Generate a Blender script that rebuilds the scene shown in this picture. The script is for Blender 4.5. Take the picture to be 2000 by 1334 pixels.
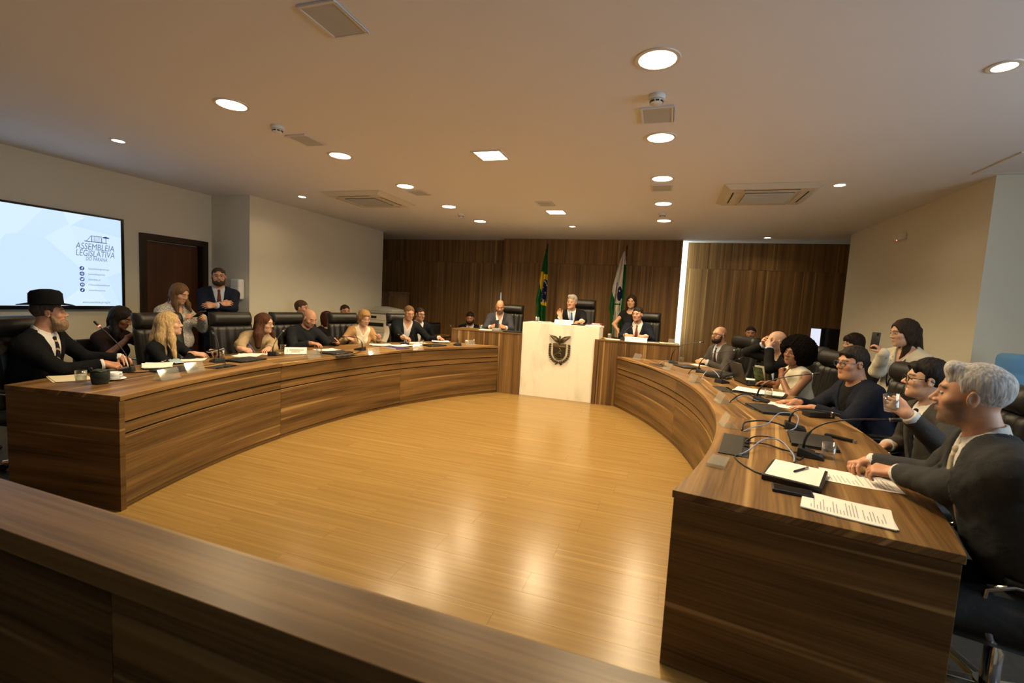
import bpy, bmesh, math, random
import numpy as np
from mathutils import Vector, Matrix
for _o in list(bpy.data.objects): bpy.data.objects.remove(_o)
SC = bpy.context.scene
COL = SC.collection
R = math.radians
PI = math.pi
random.seed(7)

# ------------------------------------------------------------------ camera
CAM_Z = 1.55
def camera():
    yaw, pitch, roll, f = 0.318408679, 0.0877669641, 0.0537388631, 905.998
    fwd = np.array([-math.sin(yaw) * math.cos(pitch), math.cos(yaw) * math.cos(pitch), -math.sin(pitch)])
    right = np.array([math.cos(yaw), math.sin(yaw), 0.0])
    down = np.cross(fwd, right)
    c, s = math.cos(roll), math.sin(roll)
    r2 = c * right - s * down
    d2 = s * right + c * down
    cd = bpy.data.cameras.new('camera')
    cd.sensor_width = 36.0
    cd.lens = f / 2000.0 * 36.0
    cd.clip_start = 0.05
    cd.dof.use_dof = True
    cd.dof.focus_distance = 5.0
    cd.dof.aperture_fstop = 3.2
    co = bpy.data.objects.new('camera', cd)
    COL.objects.link(co)
    m = Matrix(((r2[0], -d2[0], -fwd[0], 0), (r2[1], -d2[1], -fwd[1], 0), (r2[2], -d2[2], -fwd[2], CAM_Z), (0, 0, 0, 1)))
    co.matrix_world = m
    SC.camera = co
camera()

# ------------------------------------------------------------------ world, daylight, exposure
W = bpy.data.worlds.new('world'); SC.world = W
W.use_nodes = True
_bg = W.node_tree.nodes['Background']
_bg.inputs[0].default_value = (0.70, 0.86, 1.0, 1)
_bg.inputs[1].default_value = 5.6
SC.view_settings.view_transform = 'Standard'
SC.view_settings.look = 'None'
SC.view_settings.gamma = 1.0
SC.view_settings.use_curve_mapping = False
SC.view_settings.exposure = 0.0
LAMP = (1.0, 0.77, 0.45)          # warm lamp colour
P_BIG, P_SMALL, P_SQ = 30.0, 3.5, 42.0   # watts of the ceiling lamps
P_COVE = 13.0
COVE = (0.86, 1.0, 0.92)

def daylight_portal():
    ld = bpy.data.lights.new('window_portal', 'AREA')
    ld.shape = 'RECTANGLE'; ld.size = 3.9; ld.size_y = 1.7
    ld.cycles.is_portal = True
    lo = bpy.data.objects.new('window_portal', ld); COL.objects.link(lo)
    lo.location = (4.08, 1.3, 1.75)
    lo.rotation_euler = (0, R(90), 0)      # -Z of the lamp points to -X, into the room
    lo.rotation_euler = Vector((-1, 0, 0)).to_track_quat('-Z', 'Y').to_euler()
daylight_portal()

# ------------------------------------------------------------------ helpers
AX = -1.64          # symmetry axis of the room
HC = 2.88           # ceiling height
TZ = 0.785          # desk top
CLc, CRc = (1.96, 3.92), (-5.24, 3.92)   # arc centres of left / right desk
RI, RO = 5.65, 6.57

class MB:
    def __init__(s): s.v = []; s.f = []; s.uv = None; s.mi = []
    def add(s, vs, fs, mi=0):
        o = len(s.v); s.v += [tuple(x) for x in vs]; s.f += [tuple(i + o for i in f) for f in fs]; s.mi += [mi] * len(fs); return s
    def box(s, x0, x1, y0, y1, z0, z1, mi=0):
        return s.add([(x0, y0, z0), (x1, y0, z0), (x1, y1, z0), (x0, y1, z0), (x0, y0, z1), (x1, y0, z1), (x1, y1, z1), (x0, y1, z1)],
                     [(0, 3, 2, 1), (4, 5, 6, 7), (0, 1, 5, 4), (1, 2, 6, 5), (2, 3, 7, 6), (3, 0, 4, 7)], mi)
    def prism(s, poly, z0, z1, mi=0):
        n = len(poly)
        return s.add([(x, y, z0) for x, y in poly] + [(x, y, z1) for x, y in poly],
                     [tuple(range(n - 1, -1, -1)), tuple(range(n, 2 * n))] + [(i, (i + 1) % n, n + (i + 1) % n, n + i) for i in range(n)], mi)
    def lathe(s, prof, n=24, c=(0, 0, 0), mi=0, a0=0.0):
        vs = []; fs = []
        for r, z in prof:
            for k in range(n):
                a = a0 + 2 * PI * k / n
                vs.append((c[0] + r * math.cos(a), c[1] + r * math.sin(a), c[2] + z))
        for i in range(len(prof) - 1):
            for k in range(n):
                k2 = (k + 1) % n
                fs.append((i * n + k, i * n + k2, (i + 1) * n + k2, (i + 1) * n + k))
        if prof[0][0] > 1e-6: fs.append(tuple(range(n - 1, -1, -1)))
        if prof[-1][0] > 1e-6: fs.append(tuple((len(prof) - 1) * n + k for k in range(n)))
        return s.add(vs, fs, mi)
    def tube(s, path, r, n=8, mi=0, closed=False):
        P = [Vector(p) for p in path]; m = len(P)
        rr = r if isinstance(r, (list, tuple)) else [r] * m
        vs = []; fs = []
        ref = None
        for i in range(m):
            if closed: t = P[(i + 1) % m] - P[i - 1]
            else: t = P[min(i + 1, m - 1)] - P[max(i - 1, 0)]
            t.normalize()
            if ref is None:
                ref = Vector((0, 0, 1)) if abs(t.z) < .9 else Vector((1, 0, 0))
            a = t.cross(ref)
            if a.length < 1e-6: a = t.orthogonal()
            a.normalize(); b = t.cross(a).normalized(); ref = a.cross(t)
            for k in range(n):
                q = P[i] + (a * math.cos(2 * PI * k / n) + b * math.sin(2 * PI * k / n)) * rr[i]
                vs.append(tuple(q))
        for i in range(m if closed else m - 1):
            j = (i + 1) % m
            for k in range(n):
                k2 = (k + 1) % n
                fs.append((i * n + k, i * n + k2, j * n + k2, j * n + k))
        if not closed:
            fs.append(tuple(range(n - 1, -1, -1))); fs.append(tuple((m - 1) * n + k for k in range(n)))
        return s.add(vs, fs, mi)
    def ell(s, c, r, nu=14, nv=9, mi=0, M=None):
        vs = []; fs = []
        for j in range(nv + 1):
            th = PI * j / nv
            for i in range(nu):
                a = 2 * PI * i / nu
                p = Vector((r[0] * math.sin(th) * math.cos(a), r[1] * math.sin(th) * math.sin(a), r[2] * math.cos(th)))
                if M is not None: p = M @ p
                vs.append((c[0] + p[0], c[1] + p[1], c[2] + p[2]))
        for j in range(nv):
            for i in range(nu):
                i2 = (i + 1) % nu
                fs.append((j * nu + i, (j + 1) * nu + i, (j + 1) * nu + i2, j * nu + i2))
        return s.add(vs, fs, mi)
    def mesh(s, name, mats, smooth=False, bevel=0, seg=2, uvf=None):
        me = bpy.data.meshes.new(name)
        me.from_pydata(s.v, [], s.f)
        if not isinstance(mats, (list, tuple)): mats = [mats]
        for m in mats: me.materials.append(m)
        if len(mats) > 1: me.polygons.foreach_set('material_index', s.mi)
        bm = bmesh.new(); bm.from_mesh(me)
        bmesh.ops.remove_doubles(bm, verts=bm.verts, dist=1e-6)
        bmesh.ops.recalc_face_normals(bm, faces=bm.faces)
        if bevel:
            bmesh.ops.bevel(bm, geom=[e for e in bm.edges if len(e.link_faces) == 2 and e.calc_face_angle(0) > .5], offset=bevel, segments=seg, affect='EDGES', profile=.6, clamp_overlap=True)
        bm.to_mesh(me); bm.free()
        if smooth:
            me.polygons.foreach_set('use_smooth', [True] * len(me.polygons))
            if smooth != 'all':
                me.set_sharp_from_angle(angle=R(40))
        if uvf:
            uvl = me.uv_layers.new(name='UVMap')
            for li, l in enumerate(me.loops):
                uvl.data[li].uv = uvf(*me.vertices[l.vertex_index].co)
        me.update()
        return me

def obj(name, me, parent=None, loc=None, rot=None):
    o = bpy.data.objects.new(name, me); COL.objects.link(o)
    if parent is not None: o.parent = parent
    if loc is not None: o.location = loc
    if rot is not None: o.rotation_euler = rot
    return o
def tag(o, label=None, cat=None, group=None, kind=None):
    if label: o['label'] = label
    if cat: o['category'] = cat
    if group: o['group'] = group
    if kind: o['kind'] = kind
    return o
def empty(name, loc=(0, 0, 0), rz=0.0):
    o = bpy.data.objects.new(name, None); COL.objects.link(o)
    o.empty_display_size = .1
    o.location = loc; o.rotation_euler = (0, 0, rz); return o
def thing(name, label, cat, loc=(0, 0, 0), rz=0.0, group=None):
    return tag(empty(name, loc, rz), label, cat, group)
def struct(name, me, parent=None, **k):
    o = obj(name, me, parent, **k)
    if parent is None: o['kind'] = 'structure'
    return o
def copy_tree(o, parent=None):
    c = o.copy(); COL.objects.link(c); c.parent = parent
    for ch in list(o.children): copy_tree(ch, c)
    return c

# ------------------------------------------------------------------ materials
def newmat(name):
    m = bpy.data.materials.new(name); m.use_nodes = True
    nt = m.node_tree; b = nt.nodes['Principled BSDF']
    return m, nt, b
def N(nt, t, **kw):
    n = nt.nodes.new(t)
    for k, v in kw.items():
        if k.startswith('i_'): n.inputs[k[2:].replace('_', ' ')].default_value = v
        else: setattr(n, k, v)
    return n
def c4(c): return (c[0], c[1], c[2], 1.0)
def plain(name, col, rough=.5, metal=0.0, spec=.5, bump=0.0, bscale=200.0, emit=None, es=0.0, trans=0.0, alpha=1.0, ior=1.45, coat=0.0, var=0.0, vscale=30.0):
    m, nt, b = newmat(name)
    b.inputs['Base Color'].default_value = c4(col); b.inputs['Roughness'].default_value = rough
    b.inputs['Metallic'].default_value = metal; b.inputs['Specular IOR Level'].default_value = spec
    b.inputs['IOR'].default_value = ior
    if coat: b.inputs['Coat Weight'].default_value = coat; b.inputs['Coat Roughness'].default_value = .1
    if trans: b.inputs['Transmission Weight'].default_value = trans
    if alpha < 1: b.inputs['Alpha'].default_value = alpha
    if emit: b.inputs['Emission Color'].default_value = c4(emit); b.inputs['Emission Strength'].default_value = es
    tc = N(nt, 'ShaderNodeTexCoord')
    n = N(nt, 'ShaderNodeTexNoise'); n.inputs['Scale'].default_value = vscale if var else bscale; n.inputs['Detail'].default_value = 3
    nt.links.new(tc.outputs['Object'], n.inputs['Vector'])
    if var:
        mx = N(nt, 'ShaderNodeMix', data_type='RGBA', blend_type='MULTIPLY'); mx.inputs[0].default_value = 1
        rp = N(nt, 'ShaderNodeMapRange'); rp.inputs[1].default_value = .3; rp.inputs[2].default_value = .7; rp.inputs[3].default_value = 1 - var; rp.inputs[4].default_value = 1 + var
        nt.links.new(n.outputs[0], rp.inputs[0]); mx.inputs[6].default_value = c4(col)
        nt.links.new(rp.outputs[0], mx.inputs[7]); nt.links.new(mx.outputs[2], b.inputs['Base Color'])
    if bump:
        bp = N(nt, 'ShaderNodeBump'); bp.inputs['Strength'].default_value = bump; bp.inputs['Distance'].default_value = .004
        nt.links.new(n.outputs[0], bp.inputs['Height']); nt.links.new(bp.outputs[0], b.inputs['Normal'])
    return m
def wood(name, axis, dark, mid, light, rough=.4, band=7.0, along=.45, use_uv=False, fine=70.0, coat=0.0, perobj=False, rot=0.0, lo=.40, hi=.61, spec=.4, pale=(.62, .69)):
    """streaky laminate: grain runs along `axis` of object (or UV.x) space"""
    m, nt, b = newmat(name); L = nt.links
    tc = N(nt, 'ShaderNodeTexCoord')
    src = tc.outputs['UV'] if use_uv else tc.outputs['Object']
    if perobj:
        oi = N(nt, 'ShaderNodeObjectInfo')
        ad = N(nt, 'ShaderNodeVectorMath', operation='ADD'); sc = N(nt, 'ShaderNodeVectorMath', operation='SCALE')
        cx = N(nt, 'ShaderNodeCombineXYZ'); 
        for k in range(3): L.new(oi.outputs['Random'], cx.inputs[k])
        L.new(cx.outputs[0], sc.inputs[0]); sc.inputs['Scale'].default_value = 37.0
        L.new(src, ad.inputs[0]); L.new(sc.outputs[0], ad.inputs[1]); src = ad.outputs[0]
    def mapped(across, al):
        mp = N(nt, 'ShaderNodeMapping'); s = [across] * 3; s[axis] = al
        mp.inputs['Scale'].default_value = s; mp.inputs['Rotation'].default_value = (0, 0, rot)
        L.new(src, mp.inputs['Vector']); return mp.outputs[0]
    n1 = N(nt, 'ShaderNodeTexNoise'); n1.inputs['Scale'].default_value = 1; n1.inputs['Detail'].default_value = 2; n1.inputs['Roughness'].default_value = .5
    L.new(mapped(band, along), n1.inputs['Vector'])
    n2 = N(nt, 'ShaderNodeTexNoise'); n2.inputs['Scale'].default_value = 1; n2.inputs['Detail'].default_value = 4; n2.inputs['Roughness'].default_value = .6
    L.new(mapped(fine, along * 3), n2.inputs['Vector'])
    n3 = N(nt, 'ShaderNodeTexNoise'); n3.inputs['Scale'].default_value = 1; n3.inputs['Detail'].default_value = 1
    L.new(mapped(band * 1.9, along * .7), n3.inputs['Vector'])
    mix = N(nt, 'ShaderNodeMix', data_type='FLOAT'); mix.inputs[0].default_value = .40
    L.new(n1.outputs[0], mix.inputs[2]); L.new(n2.outputs[0], mix.inputs[3])
    cr = N(nt, 'ShaderNodeValToRGB'); e = cr.color_ramp.elements
    e[0].position = lo; e[0].color = c4(dark); e[1].position = hi; e[1].color = c4(mid)
    L.new(mix.outputs[0], cr.inputs[0])
    # thin pale streaks
    cr2 = N(nt, 'ShaderNodeValToRGB'); q = cr2.color_ramp.elements
    q[0].position = pale[0]; q[0].color = (0, 0, 0, 1); q[1].position = pale[1]; q[1].color = (1, 1, 1, 1)
    L.new(n3.outputs[0], cr2.inputs[0])
    mx = N(nt, 'ShaderNodeMix', data_type='RGBA'); L.new(cr2.outputs[0], mx.inputs[0]); L.new(cr.outputs[0], mx.inputs[6]); mx.inputs[7].default_value = c4(light)
    L.new(mx.outputs[2], b.inputs['Base Color'])
    b.inputs['Roughness'].default_value = rough; b.inputs['Specular IOR Level'].default_value = spec
    if coat: b.inputs['Coat Weight'].default_value = coat; b.inputs['Coat Roughness'].default_value = .12
    bp = N(nt, 'ShaderNodeBump'); bp.inputs['Strength'].default_value = .06; bp.inputs['Distance'].default_value = .002
    L.new(n2.outputs[0], bp.inputs['Height']); L.new(bp.outputs[0], b.inputs['Normal'])
    return m
WD, WM, WL = (.052, .025, .007), (.215, .115, .036), (.31, .185, .068)
M = {}
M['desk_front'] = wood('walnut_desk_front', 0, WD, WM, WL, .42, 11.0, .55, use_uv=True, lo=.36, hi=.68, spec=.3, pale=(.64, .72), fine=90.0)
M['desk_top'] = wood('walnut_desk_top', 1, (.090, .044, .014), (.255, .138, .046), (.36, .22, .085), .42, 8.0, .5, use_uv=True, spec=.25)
M['wood_v'] = wood('walnut_vertical', 2, (.070, .034, .011), (.215, .115, .038), (.33, .20, .078), .42, 9.0, .35, perobj=True)
M['wood_h'] = wood('walnut_horizontal', 0, WD, WM, WL, .4, 9.0, .5, perobj=True)
M['wall_wood'] = wood('walnut_wall_cladding', 2, (.11, .055, .019), (.28, .152, .053), (.35, .21, .080), .5, 15.0, .3, perobj=True, fine=110.0, spec=.25, lo=.36, hi=.64, pale=(.64, .74))
M['oak'] = wood('oak_floor', 0, (.200, .118, .034), (.245, .148, .044), (.27, .168, .054), .24, 34.0, .7, fine=150.0, perobj=True)
M['wall_paint'] = plain('wall_paint', (.70, .645, .505), .75, bump=.05, bscale=120)
M['ceiling_paint'] = plain('ceiling_paint', (.76, .76, .79), .85, bump=.03, bscale=90)
M['carpet'] = plain('dark_floor', (.045, .036, .026), .7, bump=.3, bscale=300, var=.2, vscale=40)
M['marble'] = None
M['black'] = plain('black_plastic', (.012, .012, .013), .42, bump=.05)
M['black_gloss'] = plain('black_gloss', (.01, .01, .011), .15)
M['leather'] = plain('black_leather', (.016, .014, .012), .36, bump=.25, bscale=260)
M['chrome'] = plain('chrome', (.75, .75, .76), .12, metal=1.0)
M['steel'] = plain('grey_metal', (.32, .32, .32), .35, metal=.8)
M['white_plastic'] = plain('white_plastic', (.72, .71, .68), .4, bump=.02)
M['grey_plastic'] = plain('grey_plastic', (.33, .33, .30), .5, bump=.03)
M['grille'] = plain('speaker_grille', (.50, .51, .50), .7, bump=.5, bscale=900)
M['paper'] = plain('paper', (.80, .77, .70), .8, bump=.03, bscale=60)
M['ink'] = plain('printed_ink', (.10, .10, .11), .8)
M['lamp_glow'] = plain('lamp_glow', (1, .93, .8), .5, emit=(1.0, .86, .60), es=22.0)
M['lamp_trim'] = plain('lamp_trim', (.72, .66, .55), .4)
def clear(name, tint, edge=.5, rough=.03, gmax=.5, milk=0.0):
    m = bpy.data.materials.new(name); m.use_nodes = True; nt = m.node_tree; nt.nodes.clear(); L = nt.links
    out = N(nt, 'ShaderNodeOutputMaterial'); mix = N(nt, 'ShaderNodeMixShader'); tr = N(nt, 'ShaderNodeBsdfTransparent'); gl = N(nt, 'ShaderNodeBsdfGlossy'); lw = N(nt, 'ShaderNodeLayerWeight')
    tr.inputs[0].default_value = c4(tint); gl.inputs['Roughness'].default_value = rough; gl.inputs[0].default_value = (.95, .97, 1, 1); lw.inputs[0].default_value = edge
    mr = N(nt, 'ShaderNodeMapRange'); mr.inputs[3].default_value = .015; mr.inputs[4].default_value = gmax; L.new(lw.outputs['Facing'], mr.inputs[0]); L.new(mr.outputs[0], mix.inputs[0])
    L.new(tr.outputs[0], mix.inputs[1]); L.new(gl.outputs[0], mix.inputs[2])
    if milk:
        df = N(nt, 'ShaderNodeBsdfDiffuse'); df.inputs[0].default_value = (.9, .9, .86, 1); m2 = N(nt, 'ShaderNodeMixShader'); m2.inputs[0].default_value = milk
        L.new(mix.outputs[0], m2.inputs[1]); L.new(df.outputs[0], m2.inputs[2]); L.new(m2.outputs[0], out.inputs[0])
    else: L.new(mix.outputs[0], out.inputs[0])
    return m
M['acrylic'] = clear('clear_acrylic', (.95, .955, .93), .3, .05, .10, .05)
M['glass'] = clear('drinking_glass', (.95, .96, .95), .35)
M['water'] = clear('water', (.90, .92, .93), .25)
M['bronze'] = plain('dark_bronze', (.085, .065, .035), .42, metal=.75, bump=.4, bscale=120, var=.3, vscale=60)
M['door_wood'] = wood('door_veneer', 2, (.055, .017, .005), (.085, .027, .008), (.10, .034, .011), .35, 5.0, .3)
M['door_frame'] = plain('door_frame_wood', (.020, .008, .004), .35, bump=.05, bscale=80)
def marble():
    m, nt, b = newmat('white_marble'); L = nt.links
    tc = N(nt, 'ShaderNodeTexCoord'); mp = N(nt, 'ShaderNodeMapping'); mp.inputs['Rotation'].default_value = (0, R(35), 0); mp.inputs['Scale'].default_value = (1.6, 1, .45)
    L.new(tc.outputs['Object'], mp.inputs[0])
    n = N(nt, 'ShaderNodeTexNoise'); n.inputs['Scale'].default_value = 2.2; n.inputs['Detail'].default_value = 5; n.inputs['Distortion'].default_value = .9
    L.new(mp.outputs[0], n.inputs[0])
    cr = N(nt, 'ShaderNodeValToRGB'); e = cr.color_ramp.elements
    e[0].position = .33; e[0].color = (.66, .61, .50, 1); e[1].position = .5; e[1].color = (.80, .745, .62, 1)
    L.new(n.outputs[0], cr.inputs[0]); L.new(cr.outputs[0], b.inputs['Base Color'])
    b.inputs['Roughness'].default_value = .28
    return m
M['marble'] = marble()
# ================================================================== THE SETTING
def boxm(name, x0, x1, y0, y1, z0, z1, mat, bevel=0, **k):
    return MB().box(x0, x1, y0, y1, z0, z1).mesh(name, mat, bevel=bevel, **k)
def mirx(x): return 2 * AX - x

# floor base, oak boards of the arena
fl = struct('floor', boxm('floor', -8.2, 4.4, -3.2, 10.4, -.2, -.004, M['carpet']))
def floor_boards():
    w, ln = .195, 1.32
    me = MB().box(.0004, ln - .0004, .0004, w - .0004, -.02, .0).mesh('floor_board', M['oak'])
    y = .72; r = 0
    while y < 7.5:
        lim = 2.62 if y < 1.95 else 2.95
        x = -4.9 - (r * .47 % 1.0) * ln
        while x < 1.6:
            a, b = max(x, AX - lim), min(x + ln, AX + lim)
            if b - a > .05:
                if b - a > ln - .001: obj('floor_board', me, fl, (x, y, .0))
                else: obj('floor_board', MB().box(.0004, b - a - .0004, .0004, w - .0004, -.02, .0).mesh('floor_board', M['oak']), fl, (a, y, .0))
            x += ln
        y += w; r += 1
floor_boards()
struct('ceiling', boxm('ceiling', -8.2, 4.4, -3.2, 10.4, HC, HC + .15, M['ceiling_paint']))
struct('wall_left', boxm('wall_left', -6.85, -6.65, -3.2, 4.30, 0, HC, M['wall_paint']))
wl2 = struct('wall_left_corner', MB().box(-6.85, -6.65, 5.26, 5.33, 0, HC).box(-6.85, -6.65, 4.30, 5.26, 2.18, HC).box(-6.85, -6.76, 4.30, 5.26, 0, 2.18).mesh('wall_left_corner', M['wall_paint']))
struct('wall_left_block', boxm('wall_left_block', -8.0, -5.9, 5.33, 8.7, 0, HC, M['wall_paint']))
struct('wall_right_block', boxm('wall_right_block', 2.66, 4.2, 5.33, 8.75, 0, HC, M['wall_paint']))
struct('wall_rear', boxm('wall_rear', -6.85, 4.2, -3.2, -3.0, 0, HC, M['wall_paint']))
struct('wall_nook_left', boxm('wall_nook_left', -8.2, -8.0, 8.7, 10.2, 0, HC, M['wall_paint']))
struct('wall_nook_right', boxm('wall_nook_right', 4.2, 4.4, 8.7, 10.2, 0, HC, M['wall_paint']))
# right wall with its window band beside the camera
WY0, WY1, WZ0, WZ1 = -.65, 3.25, .9, 2.6
struct('wall_right', MB().box(4.0, 4.2, -3.2, WY0, 0, HC).box(4.0, 4.2, WY1, 5.33, 0, HC).box(4.0, 4.2, WY0, WY1, 0, WZ0).box(4.0, 4.2, WY0, WY1, WZ1, HC).mesh('wall_right', M['wall_paint']))
win = struct('window_1', MB().box(4.06, 4.12, WY0, WY0 + .05, WZ0, WZ1).box(4.06, 4.12, WY1 - .05, WY1, WZ0, WZ1).box(4.06, 4.12, WY0, WY1, WZ0, WZ0 + .05).box(4.06, 4.12, WY0, WY1, WZ1 - .05, WZ1)
             .box(4.06, 4.12, .63, .67, WZ0, WZ1).box(4.06, 4.12, 1.93, 1.97, WZ0, WZ1).mesh('window_frame', M['steel']))

# door in the left wall
dr = struct('door_1', MB().box(-6.755, -6.715, 4.40, 5.16, .0, 2.09).mesh('door_leaf', M['door_wood'], bevel=.003))
obj('door_frame', MB().box(-6.76, -6.625, 4.30, 4.385, 0, 2.18).box(-6.76, -6.625, 5.175, 5.26, 0, 2.18).box(-6.76, -6.625, 4.385, 5.175, 2.10, 2.18).mesh('door_frame', M['door_frame'], bevel=.004), dr)
hd = MB().tube([(-6.715, 4.47, 1.02), (-6.66, 4.47, 1.02), (-6.655, 4.49, 1.02), (-6.655, 4.58, 1.02)], .009)
obj('door_handle', hd.mesh('door_handle', M['steel'], True), dr)

# back wall: wooden cladding with shadow joints
bw = struct('wall_back', boxm('wall_back', -8.2, 4.4, 9.93, 10.1, 0, HC, plain('joint_dark', (.10, .06, .025), .7)))
ZJ = 2.37
def cladding(parent, x0, x1, n, y0, y1):
    w = (x1 - x0) / n
    lo = MB().box(.0015, w - .0015, 0, y1 - y0, .0, ZJ - .0015).mesh('cladding_panel', M['wall_wood'])
    up = MB().box(.0015, w - .0015, 0, y1 - y0, ZJ + .0015, HC - .002).mesh('cladding_panel', M['wall_wood'])
    for i in range(n):
        obj('cladding_panel', lo, parent, (x0 + i * w, y0, 0)); obj('cladding_panel', up, parent, (x0 + i * w, y0, 0))
cladding(bw, -7.95, 4.15, 14, 9.905, 9.93)
bp = struct('wall_back_panel', boxm('wall_back_panel', -3.46, .18, 9.645, 9.665, 0, HC, plain('joint_dark2', (.10, .06, .025), .7)))
cladding(bp, -3.47, .19, 4, 9.62, 9.645)
struct('trim_1', boxm('trim_1', .10, .295, 9.895, 9.905, 0, HC - .002, plain('white_trim', (.75, .76, .74), .6)))
struct('trim_2', boxm('trim_2', -3.60, -3.45, 9.895, 9.905, 0, 1.72, plain('white_trim2', (.75, .76, .74), .6)))
# lamps hidden behind the free-standing panel wash its two edges
for sx, x, zt, zlab in ((1, .06, 2.86, 'right'), (-1, -3.34, 1.75, 'left')):
    ls = obj('led_strip', MB().box(x - .012, x + .012, 9.667, 9.675, .9, zt).mesh('led_strip', plain('cove_led', (1, 1, 1), .5, emit=COVE, es=12.0 if sx > 0 else 4.0)))
    tag(ls, 'white light strip behind the %s edge of the wooden wall panel' % zlab, 'light strip', 'light strips behind the wall panel')
    ld = bpy.data.lights.new('cove_lamp', 'AREA'); ld.shape = 'RECTANGLE'; ld.size = .05; ld.size_y = zt - .9; ld.energy = P_COVE * (1.0 if sx > 0 else .06); ld.color = COVE
    lo = obj('cove_lamp', ld, ls); ld.spread = R(165); lo.location = (x, 9.69, (zt + .9) / 2)
    lo.rotation_euler = Vector((sx * .5, .86, 0)).to_track_quat('-Z', 'Y').to_euler()

# ================================================================== CURVED DESKS
def angs(r, y): return PI + math.asin((CLc[1] - y) / r)        # angle seen from the left arc centre
AI0, AI1 = angs(RI, 2.04), angs(RI, 7.235)
AO0, AO1 = angs(RO, 1.894), angs(RO, 7.235)
SEAM = [AI0, angs(RI, 3.72), angs(RI, 5.58), AI1]
SEAMO = [AO0, angs(RI, 3.72), angs(RI, 5.58), AO1]
def dp(side, r, a, z):
    x = CLc[0] + r * math.cos(a); y = CLc[1] + r * math.sin(a)
    return (x if side < 0 else mirx(x), y, z)
def arc_slab(side, a0, a1, r0, r1, z0, z1, n=14, b0=None, b1=None):
    b0 = a0 if b0 is None else b0; b1 = a1 if b1 is None else b1
    m = MB(); vs = []; fs = []
    for i in range(n + 1):
        a = a0 + (a1 - a0) * i / n; b = b0 + (b1 - b0) * i / n
        vs += [dp(side, r0, a, z0), dp(side, r1, b, z0), dp(side, r1, b, z1), dp(side, r0, a, z1)]
    for i in range(n):
        for k in range(4):
            k2 = (k + 1) % 4
            fs.append((i * 4 + k, i * 4 + k2, i * 4 + 4 + k2, i * 4 + 4 + k))
    fs += [(0, 1, 2, 3), (n * 4 + 3, n * 4 + 2, n * 4 + 1, n * 4)]
    return m.add(vs, fs)
def uv_front(side, off):
    def f(x, y, z):
        xx = x if side < 0 else mirx(x)
        return (math.atan2(y - CLc[1], xx - CLc[0]) % (2 * PI) * RI + off * 7.3, z + off * 3.1)
    return f
def uv_top(side, k):
    a = dp(side, RI, SEAM[k], 0); b = dp(side, RI, SEAM[k + 1], 0)
    d = Vector((b[0] - a[0], b[1] - a[1])).normalized()
    def f(x, y, z): return (x * -d.y + y * d.x + k * 4.1 + z, x * d.x + y * d.y + k * 9.7)
    return f
def build_desk(side):
    nm = 'left' if side < 0 else 'right'
    d = thing('curved_desk', ('long curved walnut desk on the left, below the wall screen' if side < 0 else 'long curved walnut desk on the right, with laptops and cables'), 'desk', dp(side, RI + .4, SEAM[1], 0))
    L = Vector(d.location)
    def put(name, mb, mat, uvf, bevel=.0015):
        me = mb.mesh(name, mat, bevel=bevel, uvf=uvf, seg=1)
        me.transform(Matrix.Translation(-L)); return obj(name, me, d)
    g = .0002
    dk = plain('desk_groove', (.012, .006, .003), .8)
    for k in range(3):
        a0, a1, b0, b1 = SEAM[k] - (g if k else 0), SEAM[k + 1] + (g if k < 2 else 0), SEAMO[k] - (g if k else 0), SEAMO[k + 1] + (g if k < 2 else 0)
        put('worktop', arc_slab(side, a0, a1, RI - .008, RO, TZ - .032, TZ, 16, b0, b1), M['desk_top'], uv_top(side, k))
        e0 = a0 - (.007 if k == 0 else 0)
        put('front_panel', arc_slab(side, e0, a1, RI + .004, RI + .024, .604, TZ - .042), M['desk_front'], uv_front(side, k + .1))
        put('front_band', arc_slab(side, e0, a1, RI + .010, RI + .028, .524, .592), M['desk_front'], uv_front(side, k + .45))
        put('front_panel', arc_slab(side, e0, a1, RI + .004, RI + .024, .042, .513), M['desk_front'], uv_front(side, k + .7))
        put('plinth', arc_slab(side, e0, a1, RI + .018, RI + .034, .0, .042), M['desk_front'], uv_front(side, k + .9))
        put('core_board', arc_slab(side, e0 - .001, a1, RI + .030, RI + .046, .002, TZ - .034), dk, uv_front(side, k + .2))
    # end panel facing the camera
    p = [dp(side, RI, AI0, 0), dp(side, RO - .008, AO0, 0)]
    v = Vector(p[1]) - Vector(p[0]); v.normalize(); nrm = Vector((0, 1, 0)) - v * v.y; nrm.normalize()
    q = [Vector(p[0]), Vector(p[1]), Vector(p[1]) + nrm * .04, Vector(p[0]) + nrm * .04]
    mb = MB().prism([(c.x, c.y) for c in q], 0, TZ - .033)
    put('end_panel', mb, M['desk_front'], lambda x, y, z: (x + 3.3 * side, z + 11.7), .0015)
    # rear support panels under the top
    for a in (SEAM[1], SEAM[2]):
        mbs = MB(); pa = dp(side, RI + .05, a, 0); pb = dp(side, RO - .1, a, 0)
        vv = (Vector(pb) - Vector(pa)).normalized(); nn = Vector((-vv.y, vv.x, 0)) * .012
        mbs.prism([tuple((Vector(pa) + nn).xy), tuple((Vector(pb) + nn).xy), tuple((Vector(pb) - nn).xy), tuple((Vector(pa) - nn).xy)], 0, TZ - .034)
        put('support_panel', mbs, M['desk_front'], lambda x, y, z: (x + y, z))
    return d
build_desk(-1); build_desk(1)

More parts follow.
